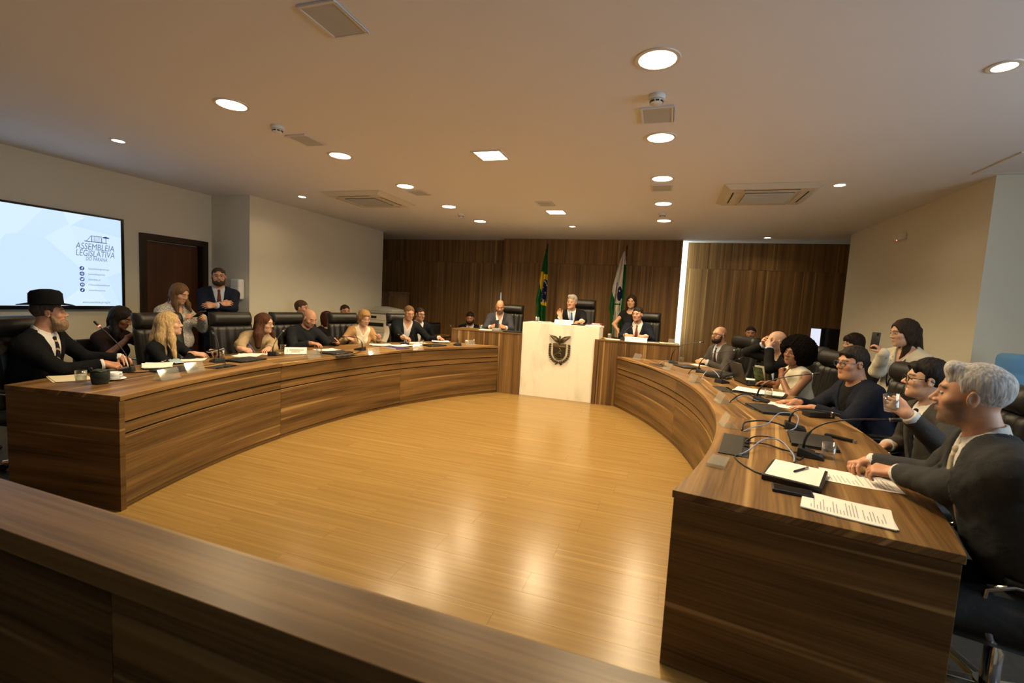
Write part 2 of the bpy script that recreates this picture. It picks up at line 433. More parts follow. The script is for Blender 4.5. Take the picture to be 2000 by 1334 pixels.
# ================================================================== DAIS, PODIUM, WING DESKS
struct('floor_dais', boxm('floor_dais', -4.3, 1.0, 7.75, 9.6, -.004, .25, M['wood_h'], bevel=.004))
struct('floor_dais_upper', boxm('floor_dais_upper', -2.21, -1.0, 7.75, 9.3, .25, .42, M['wood_h'], bevel=.004))
pod = thing('podium', 'white marble podium bearing a bronze coat of arms', 'podium', (-1.605, 7.3, 0))
def pbox(name, x0, x1, y0, y1, z0, z1, mat, parent=pod, bevel=.003):
    lx, ly, lz = parent.location
    c = ((x0 + x1) / 2, (y0 + y1) / 2, (z0 + z1) / 2)
    me = MB().box(x0 - c[0], x1 - c[0], y0 - c[1], y1 - c[1], z0 - c[2], z1 - c[2]).mesh(name, mat, bevel=bevel)
    return obj(name, me, parent, (c[0] - lx, c[1] - ly, c[2] - lz))
pbox('front_panel', -2.232, -.978, 7.29, 7.33, 0, 1.213, M['marble'])
pbox('side_panel', -2.232, -2.20, 7.331, 7.74, 0, 1.18, M['marble'])
pbox('side_panel', -1.01, -.978, 7.331, 7.74, 0, 1.18, M['marble'])
pbox('top_slab', -2.232, -.978, 7.331, 7.85, 1.181, 1.213, M['marble'])

def wing(x0, x1, seams, label):
    w = thing('wing_desk', label, 'desk', ((x0 + x1) / 2, 7.5, 0))
    xs = [x0] + seams + [x1]
    for a, b in zip(xs[:-1], xs[1:]):
        pbox('front_panel', a + .0008, b - .0008, 7.262, 7.287, 0, 1.0, M['wood_v'], w, .0015)
    pbox('worktop', x0, x1, 7.255, 7.74, 1.001, 1.022, M['wood_h'], w, .0015)
    pbox('side_panel', x0, x0 + .03, 7.288, 7.73, 0, 1.0, M['wood_v'], w, .0015)
    pbox('side_panel', x1 - .03, x1, 7.288, 7.73, 0, 1.0, M['wood_v'], w, .0015)
wing(-3.50, -2.234, [-2.99, -2.53, -2.36], 'raised walnut desk left of the marble podium')
wing(-.976, .215, [-.80, -.675, -.25], 'raised walnut desk right of the marble podium')
# the right wing overlaps the podium front by a narrow stile
pbox('front_stile', -1.034, -.977, 7.256, 7.286, 0, 1.022, M['wood_v'], bpy.data.objects['wing_desk.001'], .0015)

# ================================================================== FOREGROUND RAIL
rz = .90
rail = thing('barrier_rail', 'blurred walnut barrier with a flat ledge in the foreground', 'barrier', (-1.5, .76, 0), R(-1.0))
def rbox(name, x0, x1, y0, y1, z0, z1, mat): return obj(name, MB().box(x0, x1, y0, y1, z0, z1).mesh(name, mat, bevel=.002), rail)
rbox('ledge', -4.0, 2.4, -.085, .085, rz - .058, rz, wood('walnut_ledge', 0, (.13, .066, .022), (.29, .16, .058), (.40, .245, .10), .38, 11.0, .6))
rbox('panel', -4.0, -1.72, -.055, .055, .36, rz - .06, M['wood_h'])
rbox('panel', -1.716, .3, -.055, .055, .36, rz - .06, M['wood_h'])
rbox('panel', .304, 2.4, -.055, .055, .36, rz - .06, M['wood_h'])
rbox('lower_panel', -4.0, 2.4, -.05, .05, .0, .354, M['wood_h'])

# ================================================================== CEILING FIXTURES
def lamp_round(x, y, r, power, label, group):
    t = thing('ceiling_lamp', label, 'ceiling lamp', (x, y, HC), 0, group)
    obj('trim_ring', MB().lathe([(r + .022, 0), (r + .020, -.006), (r, -.007), (r, -.001)], 32).mesh('trim_ring', M['lamp_trim'], True), t)
    obj('diffuser', MB().lathe([(r, -.004), (r * .5, -.0045), (0, -.0045)], 32).mesh('diffuser', M['lamp_glow'], True), t)
    ld = bpy.data.lights.new('lamp_light', 'AREA'); ld.shape = 'DISK'; ld.size = r * 2; ld.energy = power; ld.color = LAMP; ld.spread = R(146)
    obj('lamp_light', ld, t, (0, 0, -.01))
ordn = ['nearest', 'second nearest', 'third', 'fourth', 'farthest']
for i in range(5):
    for sx, nm in ((-1, 'left'), (1, 'right')):
        lamp_round(AX - .02 + sx * 1.505, 2.70 + 1.2 * i, .098, P_BIG, '%s large round lamp of the %s-hand ceiling row' % (ordn[i], nm), 'large round ceiling lamps')
for x, y, lb in ((-5.13, 3.15, 'small round lamp in the ceiling above the wall screen'), (-5.11, 5.5, 'small round lamp in the ceiling beside the left air conditioner'), (-1.663, 8.03, 'small round lamp in the ceiling above the podium chair'),
                 (1.55, 9.17, 'small round lamp in the ceiling at the right rear corner'), (1.537, 5.54, 'small round lamp in the ceiling beside the right air conditioner'), (1.537, 3.14, 'small round lamp in the ceiling at the upper right, near the edge')):
    lamp_round(x, y, .05, P_SMALL, lb, 'small round ceiling lamps')
for x, y, lb in ((-1.66, 4.12, 'larger-looking near square light panel in the middle of the ceiling'), (-1.66, 6.78, 'farther square light panel of the ceiling, before the podium')):
    t = thing('ceiling_panel_light', lb, 'ceiling lamp', (x, y, HC), 0, 'square ceiling lights')
    obj('frame', MB().box(-.145, .145, -.145, -.122, -.008, 0).box(-.145, .145, .122, .145, -.008, 0).box(-.145, -.122, -.122, .122, -.008, 0).box(.122, .145, -.122, .122, -.008, 0).mesh('frame', M['lamp_trim']), t)
    obj('diffuser', MB().box(-.122, .122, -.122, .122, -.005, 0).mesh('diffuser', M['lamp_glow']), t)
    ld = bpy.data.lights.new('lamp_light', 'AREA'); ld.shape = 'SQUARE'; ld.size = .24; ld.energy = P_SQ; ld.color = LAMP; ld.spread = R(150)
    obj('lamp_light', ld, t, (0, 0, -.012))
for x, y, lb in ((-1.663, 1.985, 'large rectangular speaker grille at the top of the ceiling, nearest the camera'), (-3.175, 3.455, 'ceiling speaker grille beside the left smoke detector'), (-3.172, 5.436, 'small ceiling speaker grille behind the left air conditioner'),
                 (-1.672, 6.19, 'ceiling speaker grille just before the far square lamp'), (-.172, 3.445, 'ceiling speaker grille below the right smoke detector'), (-.162, 5.474, 'ceiling speaker grille between the round lamps of the right row')):
    t = thing('ceiling_speaker', lb, 'speaker', (x, y, HC), 0, 'ceiling speaker grilles')
    obj('frame', MB().box(-.108, .108, -.137, -.122, -.012, 0).box(-.108, .108, .122, .137, -.012, 0).box(-.108, -.093, -.122, .122, -.012, 0).box(.093, .108, -.122, .122, -.012, 0).mesh('frame', plain('speaker_frame', (.68, .66, .63), .5), bevel=.003), t)
    obj('grille', MB().box(-.093, .093, -.122, .122, -.009, 0).mesh('grille', M['grille']), t)
for x, y, lb in ((-3.17, 3.13, 'white smoke detector on the ceiling left of the middle'), (-.168, 3.15, 'white smoke detector below the nearest right round lamp'), (-3.23, 6.87, 'small far smoke detector in the left lamp row'), (-.171, 6.95, 'small far smoke detector in the right lamp row')):
    t = thing('smoke_detector', lb, 'smoke detector', (x, y, HC), 0, 'smoke detectors')
    obj('base', MB().lathe([(.052, 0), (.054, -.012), (.050, -.022), (.046, -.026)], 24).mesh('base', M['white_plastic'], True), t)
    obj('head', MB().lathe([(.034, -.026), (.040, -.032), (.038, -.046), (.026, -.054), (0, -.055)], 24).mesh('head', M['white_plastic'], True), t)
    sl = MB()
    for k in range(8):
        a = 2 * PI * k / 8 + .2; c, s = math.cos(a), math.sin(a)
        sl.add([(.0405 * c - .011 * s, .0405 * s + .011 * c, -.045), (.0405 * c + .011 * s, .0405 * s - .011 * c, -.045), (.042 * c + .011 * s, .042 * s - .011 * c, -.036), (.042 * c - .011 * s, .042 * s + .011 * c, -.036),
                (.03 * c - .011 * s, .03 * s + .011 * c, -.045), (.03 * c + .011 * s, .03 * s - .011 * c, -.045), (.03 * c + .011 * s, .03 * s - .011 * c, -.036), (.03 * c - .011 * s, .03 * s + .011 * c, -.036)],
               [(0, 1, 2, 3), (7, 6, 5, 4), (0, 4, 5, 1), (3, 2, 6, 7), (0, 3, 7, 4), (1, 5, 6, 2)])
    obj('sensor_slots', sl.mesh('sensor_slots', M['black']), t)
def ac_unit(x, y, lb):
    t = thing('air_conditioner', lb, 'air conditioner', (x, y, HC), 0, 'ceiling cassette air conditioners')
    mw = plain('ac_plastic', (.62, .58, .48), .45)
    obj('body', MB().add([(-.47, -.47, -.002), (.47, -.47, -.002), (.47, .47, -.002), (-.47, .47, -.002), (-.40, -.40, -.045), (.40, -.40, -.045), (.40, .40, -.045), (-.40, .40, -.045)],
                         [(0, 1, 2, 3), (7, 6, 5, 4), (0, 4, 5, 1), (1, 5, 6, 2), (2, 6, 7, 3), (3, 7, 4, 0)]).mesh('body', mw, bevel=.006), t)
    g = obj('intake_grille', MB().box(-.235, .235, -.235, .235, -.052, -.04).mesh('intake_grille', plain('ac_dark', (.11, .09, .06), .6)), t)
    sl = MB().box(-.235, .235, -.006, .006, -.062, -.05).mesh('slat', mw)
    for k in range(17): obj('slat', sl, g, (0, -.222 + k * .02775, 0))
    for a in range(4):
        fo = obj('louvre', MB().box(-.25, .25, -.345, -.285, -.05, -.046).mesh('louvre', mw, bevel=.002), t, rot=(R(10), 0, 0))
        fo.rotation_euler = (0, 0, a * PI / 2)
        obj('air_slot', MB().box(-.26, .26, -.362, -.348, -.0475, -.04).mesh('air_slot', M['black']), fo)
ac_unit(-4.12, 5.72, 'white cassette air conditioner in the ceiling, left one')
ac_unit(.93, 5.86, 'white cassette air conditioner in the ceiling, right one')
t = thing('ceiling_hatch', 'square access hatch outlined in the ceiling at the right edge', 'hatch', (2.75, 4.95, HC))
obj('panel', MB().box(-.28, .28, -.28, .28, -.006, 0).mesh('panel', M['ceiling_paint']), t)
obj('frame', MB().box(-.30, .30, -.30, -.284, -.009, 0).box(-.30, .30, .284, .30, -.009, 0).box(-.30, -.284, -.284, .284, -.009, 0).box(.284, .30, -.284, .284, -.009, 0).mesh('frame', M['lamp_trim']), t)
# red signal lamp box on the right block wall
t = thing('emergency_light', 'small emergency light with a red point on the right wall', 'emergency light', (2.66, 7.0, 2.58))
obj('housing', MB().box(-.05, 0, -.13, .13, -.04, .04).mesh('housing', M['white_plastic'], bevel=.01), t)
for k in range(3): obj('rib', MB().box(-.055, -.045, -.12, .12, -.008 + k * .016, -.002 + k * .016).mesh('rib', M['lamp_trim']), t)
obj('indicator', MB().ell((-.05, -.0, -.036), (.006, .006, .006)).mesh('indicator', plain('red_led', (1, .1, .05), .4, emit=(1, .12, .06), es=6), True), t)
# ================================================================== IMPLICIT SURFACES (for people and clothes)
def vn(a): return np.sqrt((a * a).sum(-1))
def U(v): v = np.asarray(v, float); return v / max(np.linalg.norm(v), 1e-9)
def caps(P, a, b, ra, rb):
    a = np.asarray(a, float); b = np.asarray(b, float); ba = b - a
    t = np.clip(((P - a) @ ba) / max(ba @ ba, 1e-9), 0, 1)
    return vn(P - a - t[:, None] * ba) - (ra + (rb - ra) * t)
def ell(P, c, r):
    q = (P - np.asarray(c)) / np.asarray(r); k0 = vn(q); k1 = vn(q / np.asarray(r))
    return k0 * (k0 - 1) / np.maximum(k1, 1e-6)
def smin(a, b, k):
    h = np.clip(.5 + .5 * (b - a) / k, 0, 1); return b + (a - b) * h - k * h * (1 - h)
def smax(a, b, k): return -smin(-a, -b, k)
def wob(P, s, seed=0.0):
    x, y, z = P[:, 0] * s + seed, P[:, 1] * s + seed * 1.7, P[:, 2] * s - seed
    return (np.sin(x + 1.3 * np.sin(y * .9 + z)) + np.sin(y * 1.21 + 1.1 * np.sin(z * 1.1 + x * .7)) + np.sin(z * .93 + 1.2 * np.sin(x * 1.07 + y))) / 3
def sdf_mesh(fn, lo, hi, res):
    lo = np.asarray(lo, float) - 2 * res; hi = np.asarray(hi, float) + 2 * res
    B = 6
    nb = np.maximum(np.ceil((hi - lo) / (res * B)).astype(int), 1); n = nb * B + 1
    ci = np.stack(np.meshgrid(*[np.arange(k) for k in nb], indexing='ij'), -1).reshape(-1, 3)
    cd = fn(lo + (ci + .5) * B * res).astype(np.float32)
    near = (np.abs(cd) < B * res * 1.5)
    D = np.repeat(np.repeat(np.repeat(np.where(near, 1.0, np.sign(cd)).reshape(nb), B, 0), B, 1), B, 2).astype(np.float32)
    D = np.pad(D, ((0, 1), (0, 1), (0, 1)), mode='edge')
    mark = np.zeros(n, bool)
    for b in ci[near]:
        i, j, k = b * B; mark[i:i + B + 1, j:j + B + 1, k:k + B + 1] = True
    idx = np.argwhere(mark)
    if len(idx) == 0: return np.zeros((0, 3)), np.zeros((0, 4), int)
    D[mark] = fn(lo + idx * res)
    ins = D < 0
    s = np.zeros(np.array(n) - 1, np.int8)
    off = [(a, b, c) for a in (0, 1) for b in (0, 1) for c in (0, 1)]
    sl = lambda o, k: slice(o, o + k - 1)
    for a, b, c in off: s += ins[sl(a, n[0]), sl(b, n[1]), sl(c, n[2])]
    act = (s > 0) & (s < 8)
    cells = np.argwhere(act)
    vid = -np.ones(act.shape, np.int64); vid[act] = np.arange(len(cells))
    cv = np.stack([D[cells[:, 0] + a, cells[:, 1] + b, cells[:, 2] + c] for a, b, c in off], 1).astype(np.float64)
    offa = np.array(off, float); acc = np.zeros((len(cells), 3)); cnt = np.zeros(len(cells))
    for e0 in range(8):
        for bit in (1, 2, 4):
            if e0 & bit: continue
            e1 = e0 | bit; d0 = cv[:, e0]; d1 = cv[:, e1]; m = (d0 < 0) != (d1 < 0)
            t = np.where(m, d0 / np.where(m, d0 - d1, 1), 0)
            acc += np.where(m[:, None], offa[e0] + t[:, None] * (offa[e1] - offa[e0]), 0); cnt += m
    V = lo + (cells + acc / cnt[:, None]) * res
    F = []
    for ax in range(3):
        o = [0, 0, 0]; o[ax] = 1
        A = ins[:n[0] - o[0], :n[1] - o[1], :n[2] - o[2]]; Bm = ins[o[0]:, o[1]:, o[2]:]
        e = np.argwhere(A != Bm)
        if not len(e): continue
        u, v = [k for k in range(3) if k != ax]
        ok = (e[:, u] > 0) & (e[:, v] > 0) & (e[:, u] < n[u] - 1) & (e[:, v] < n[v] - 1); e = e[ok]
        q = []
        for du, dv in ((1, 1), (0, 1), (0, 0), (1, 0)):
            c = e.copy(); c[:, u] -= du; c[:, v] -= dv; q.append(vid[c[:, 0], c[:, 1], c[:, 2]])
        q = np.stack(q, 1); fl = A[e[:, 0], e[:, 1], e[:, 2]]
        if ax == 1: fl = ~fl
        q[~fl] = q[~fl][:, ::-1]; F.append(q[(q >= 0).all(1)])
    return V, (np.concatenate(F) if F else np.zeros((0, 4), int))
def np_mesh(name, V, F, mats, colors=None, mi=None):
    me = bpy.data.meshes.new(name)
    me.vertices.add(len(V)); me.vertices.foreach_set('co', np.ascontiguousarray(V, np.float32).ravel())
    me.loops.add(F.size); me.loops.foreach_set('vertex_index', F.astype(np.int32).ravel())
    me.polygons.add(len(F)); me.polygons.foreach_set('loop_start', np.arange(0, F.size, 4, dtype=np.int32)); me.polygons.foreach_set('loop_total', np.full(len(F), 4, np.int32))
    for m in (mats if isinstance(mats, (list, tuple)) else [mats]): me.materials.append(m)
    if mi is not None: me.polygons.foreach_set('material_index', np.asarray(mi, np.int32))
    me.polygons.foreach_set('use_smooth', np.ones(len(F), bool))
    if colors is not None:
        at = me.attributes.new('tint', 'FLOAT_COLOR', 'POINT')
        at.data.foreach_set('color', np.c_[colors, np.ones(len(colors))].astype(np.float32).ravel())
    me.update(calc_edges=True); me.validate()
    return me

# ------------------------------------------------------------------ people materials
def skin_mat():
    m, nt, b = newmat('skin'); L = nt.links
    at = N(nt, 'ShaderNodeAttribute', attribute_name='tint'); tc = N(nt, 'ShaderNodeTexCoord')
    n = N(nt, 'ShaderNodeTexNoise'); n.inputs['Scale'].default_value = 45; n.inputs['Detail'].default_value = 4
    L.new(tc.outputs['Object'], n.inputs['Vector'])
    mr = N(nt, 'ShaderNodeMapRange'); mr.inputs[1].default_value = .3; mr.inputs[2].default_value = .7; mr.inputs[3].default_value = .90; mr.inputs[4].default_value = 1.08
    L.new(n.outputs[0], mr.inputs[0])
    mx = N(nt, 'ShaderNodeMix', data_type='RGBA', blend_type='MULTIPLY'); mx.inputs[0].default_value = 1
    L.new(at.outputs['Color'], mx.inputs[6]); L.new(mr.outputs[0], mx.inputs[7]); L.new(mx.outputs[2], b.inputs['Base Color'])
    b.inputs['Roughness'].default_value = .5
    b.inputs['Subsurface Weight'].default_value = .0
    bp = N(nt, 'ShaderNodeBump'); bp.inputs['Strength'].default_value = .12; bp.inputs['Distance'].default_value = .002
    L.new(n.outputs[0], bp.inputs['Height']); L.new(bp.outputs[0], b.inputs['Normal'])
    return m
M['skin'] = skin_mat()
_cache = {}
def hair_mat(col):
    k = ('hair', tuple(col))
    if k in _cache: return _cache[k]
    m, nt, b = newmat('hair'); L = nt.links
    tc = N(nt, 'ShaderNodeTexCoord'); mp = N(nt, 'ShaderNodeMapping'); mp.inputs['Scale'].default_value = (160, 160, 14)
    L.new(tc.outputs['Object'], mp.inputs[0])
    n = N(nt, 'ShaderNodeTexNoise'); n.inputs['Scale'].default_value = 1; n.inputs['Detail'].default_value = 3; L.new(mp.outputs[0], n.inputs[0])
    cr = N(nt, 'ShaderNodeValToRGB'); e = cr.color_ramp.elements; e[0].position = .3; e[1].position = .72
    e[0].color = c4([x * .55 for x in col]); e[1].color = c4([min(1, x * 1.45) for x in col]); L.new(n.outputs[0], cr.inputs[0]); L.new(cr.outputs[0], b.inputs['Base Color'])
    b.inputs['Roughness'].default_value = .62; b.inputs['Specular IOR Level'].default_value = .16
    bp = N(nt, 'ShaderNodeBump'); bp.inputs['Strength'].default_value = .55; bp.inputs['Distance'].default_value = .004
    L.new(n.outputs[0], bp.inputs['Height']); L.new(bp.outputs[0], b.inputs['Normal'])
    _cache[k] = m; return m
def cloth(col, rough=.85, kind=None, col2=None):
    k = ('cloth', tuple(col), kind)
    if k in _cache: return _cache[k]
    m, nt, b = newmat('cloth'); L = nt.links
    tc = N(nt, 'ShaderNodeTexCoord')
    n = N(nt, 'ShaderNodeTexNoise'); n.inputs['Scale'].default_value = 9; n.inputs['Detail'].default_value = 3; n.inputs['Distortion'].default_value = .6; L.new(tc.outputs['Object'], n.inputs[0])
    f = N(nt, 'ShaderNodeTexNoise'); f.inputs['Scale'].default_value = 420; L.new(tc.outputs['Object'], f.inputs[0])
    mr = N(nt, 'ShaderNodeMapRange'); mr.inputs[1].default_value = .3; mr.inputs[2].default_value = .7; mr.inputs[3].default_value = .8; mr.inputs[4].default_value = 1.2
    L.new(f.outputs[0], mr.inputs[0])
    mx = N(nt, 'ShaderNodeMix', data_type='RGBA', blend_type='MULTIPLY'); mx.inputs[0].default_value = 1; mx.inputs[6].default_value = c4(col); L.new(mr.outputs[0], mx.inputs[7])
    out = mx.outputs[2]
    if kind == 'print':      # scattered dark spots on a light blouse
        vo = N(nt, 'ShaderNodeTexVoronoi'); vo.inputs['Scale'].default_value = 105; L.new(tc.outputs['Object'], vo.inputs['Vector'])
        cr = N(nt, 'ShaderNodeValToRGB'); cr.color_ramp.elements[0].position = .30; cr.color_ramp.elements[0].color = (1, 1, 1, 1); cr.color_ramp.elements[1].position = .42; cr.color_ramp.elements[1].color = (0, 0, 0, 1)
        L.new(vo.outputs['Distance'], cr.inputs[0]); m2 = N(nt, 'ShaderNodeMix', data_type='RGBA'); L.new(cr.outputs[0], m2.inputs[0]); L.new(out, m2.inputs[6]); m2.inputs[7].default_value = c4(col2); out = m2.outputs[2]
    if kind == 'stripe':     # diagonal pale stripes of a tie
        mp = N(nt, 'ShaderNodeMapping'); mp.inputs['Rotation'].default_value = (0, R(35), 0); L.new(tc.outputs['Object'], mp.inputs[0])
        wv = N(nt, 'ShaderNodeTexWave', bands_direction='Z'); wv.inputs['Scale'].default_value = 5.5; L.new(mp.outputs[0], wv.inputs[0])
        cr = N(nt, 'ShaderNodeValToRGB'); cr.color_ramp.elements[0].position = .86; cr.color_ramp.elements[0].color = (0, 0, 0, 1); cr.color_ramp.elements[1].position = .9; cr.color_ramp.elements[1].color = (1, 1, 1, 1)
        L.new(wv.outputs[0], cr.inputs[0]); m2 = N(nt, 'ShaderNodeMix', data_type='RGBA'); L.new(cr.outputs[0], m2.inputs[0]); L.new(out, m2.inputs[6]); m2.inputs[7].default_value = c4(col2); out = m2.outputs[2]
    L.new(out, b.inputs['Base Color']); b.inputs['Roughness'].default_value = rough; b.inputs['Specular IOR Level'].default_value = .10
    bp = N(nt, 'ShaderNodeBump'); bp.inputs['Strength'].default_value = .55; bp.inputs['Distance'].default_value = .02
    L.new(n.outputs[0], bp.inputs['Height']); L.new(bp.outputs[0], b.inputs['Normal'])
    _cache[k] = m; return m
M['eye_white'] = plain('eye_white', (.50, .46, .42), .3)
M['iris'] = plain('iris', (.025, .014, .008), .15)
M['frame_dark'] = plain('spectacle_frame', (.012, .010, .010), .25)

# ------------------------------------------------------------------ frames
def frame(h, p=0.0, r=0.0):
    h, p, r = R(h), R(p), R(r)
    f = np.array([math.cos(h) * math.cos(p), math.sin(h) * math.cos(p), math.sin(p)]); x = np.array([math.sin(h), -math.cos(h), 0.0]); u = np.cross(x, f)
    x2 = x * math.cos(r) - u * math.sin(r); u2 = u * math.cos(r) + x * math.sin(r)
    return np.array([x2, f, u2]).T       # columns: right, forward, up

def head_sdf(Q, s):
    """Q: head-local points (x right, y forward, z up), origin mid-head"""
    A = np.abs(Q); A = np.c_[A[:, 0], Q[:, 1], Q[:, 2]]
    fat = s.get('fat', 1.0); fem = s.get('sex', 'm') == 'f'
    d = ell(Q, (0, -.014, .034), (.0755, .096, .084))
    d = smin(d, ell(Q, (0, .030, -.030), (.061 * fat, .062, .086)), .035)
    d = smin(d, ell(Q, (0, .030, -.076), (.054 * fat, .050, .036)), .03)
    d = smin(d, ell(Q, (0, .073, -.099), (.020 * fat, .018, .016)), .022)
    d = smin(d, ell(A, (.043 * fat, .060, -.022), (.022, .020, .020)), .02)
    d = smin(d, caps(A, (.0, .083, .026), (.036, .074, .030), .010, .009), .016)
    if fat > 1.08: d = smin(d, ell(Q, (0, .035, -.105), (.05, .05, .03)), .03)
    d = smax(d, -ell(A, (.031, .103, .006), (.020, .017, .012)), .014)
    d = smin(d, caps(Q, (0, .087, .012), (0, .112 if not fem else .108, -.024), .0075, .0105 if not fem else .009), .012)
    d = smin(d, ell(A, (.0125, .098, -.028), (.0095, .010, .0085)), .008)
    d = smax(d, -caps(A, (.0065, .110, -.040), (.0085, .100, -.034), .0035, .003), .004)
    sm = s.get('smile', 0.0)
    d = smin(d, caps(A, (0, .0955, -.054), (.021 + .006 * sm, .083, -.056 + .008 * sm), .0062, .004), .007)
    d = smin(d, caps(A, (0, .0940, -.066), (.019 + .006 * sm, .083, -.060 + .006 * sm), .0072, .004), .007)
    op = s.get('open', 0.0)
    if op: d = smax(d, -ell(Q, (0, .098, -.061), (.018 + .006 * sm, .022, .004 + .010 * op)), .004)
    else: d = smax(d, -caps(A, (0, .106, -.0600), (.022 + .006 * sm, .090, -.0585 + .007 * sm), .003, .002), .003)
    # ears
    E = A - np.array([.0785, -.006, -.004]); c, n = math.cos(.35), math.sin(.35)
    E = np.c_[E[:, 0] * c - E[:, 1] * n, E[:, 0] * n + E[:, 1] * c, E[:, 2] + E[:, 1] * .25]
    ear = smax(ell(E, (0, 0, 0), (.009, .019, .031)), -ell(E, (.008, .004, .004), (.007, .011, .019)), .004)
    d = smin(d, ear, .006)
    return d
def face_tint(Q, s):
    n = len(Q); col = np.tile(np.array(s['skin'], float), (n, 1))
    ax = np.abs(Q[:, 0]); y = Q[:, 1]; z = Q[:, 2]; hc = np.array(s.get('brow', s.get('haircol', (.05, .03, .02))), float)
    def mixin(m, c): nonlocal col; m = np.clip(m, 0, 1)[:, None]; col = col * (1 - m) + np.asarray(c) * m
    front = np.clip((y - .045) / .02, 0, 1)
    sk = np.array(s['skin'])
    mixin(.45 * front * np.clip(1 - np.hypot((ax - .042) / .022, (z + .028) / .022), 0, 1) * 1.4, sk * np.array([1.05, .72, .62]))
    mixin(.3 * front * np.clip(1 - np.hypot(ax / .018, (z + .025) / .018), 0, 1), sk * np.array([1.0, .72, .62]))
    mixin(.55 * front * np.clip(1.25 - np.hypot((ax - .031) / .022, (z - .004) / .015), 0, 1), sk * np.array([.62, .5, .45]))
    sm = s.get('smile', 0.0)
    zl = z - .012 * sm * (ax / .025) ** 2
    mixin(.85 * front * np.clip(1.5 - 1.5 * np.hypot(ax / (.026 + .005 * sm), (zl + .060) / .0095), 0, 1), s.get('lips', sk * np.array([.82, .45, .42])))
    if s.get('open', 0) and s.get('smile', 0): mixin(front * (np.hypot(ax / .019, (zl + .0575) / .005) < 1) , (.75, .7, .62))
    elif s.get('open', 0): mixin(front * (np.hypot(ax / .017, (zl + .061) / .007) < 1), (.05, .012, .01))
    # brows
    bz = .030 - .006 * ((ax - .03) / .022) ** 2
    mixin(s.get('browk', .9) * front * np.clip(1.6 - 1.6 * np.hypot(np.maximum(np.abs(ax - .031) - .016, 0) / .006, (z - bz) / .0068), 0, 1), hc)
    # shaved beard shadow or short beard
    st = s.get('stubble', 0.0)
    if st:
        m = np.clip((-.022 - z - .55 * np.clip(.055 - y, 0, .1) * -1.0) / .015, 0, 1) * np.clip((y + .005) / .03, 0, 1)
        cheek = np.clip(1.2 - np.hypot((ax - .03) / .03, (z + .03) / .026), 0, 1)
        mixin(st * m * (1 - cheek), s.get('beardcol', hc))
    hs = s.get('scalp', 0.0)          # shaved hair shadow
    if hs:
        m = np.clip((z - (.012 + .9 * np.clip(y + .01, -.05, .2))) / .015, 0, 1) * np.clip(1.4 - ((ax) < .0), 0, 1)
        side = np.clip((.062 - np.abs(z - .03)) / .02, 0, 1) if s.get('scalp_side') else 1
        mixin(hs * m * side, hc)
    return np.clip(col, 0, 1)

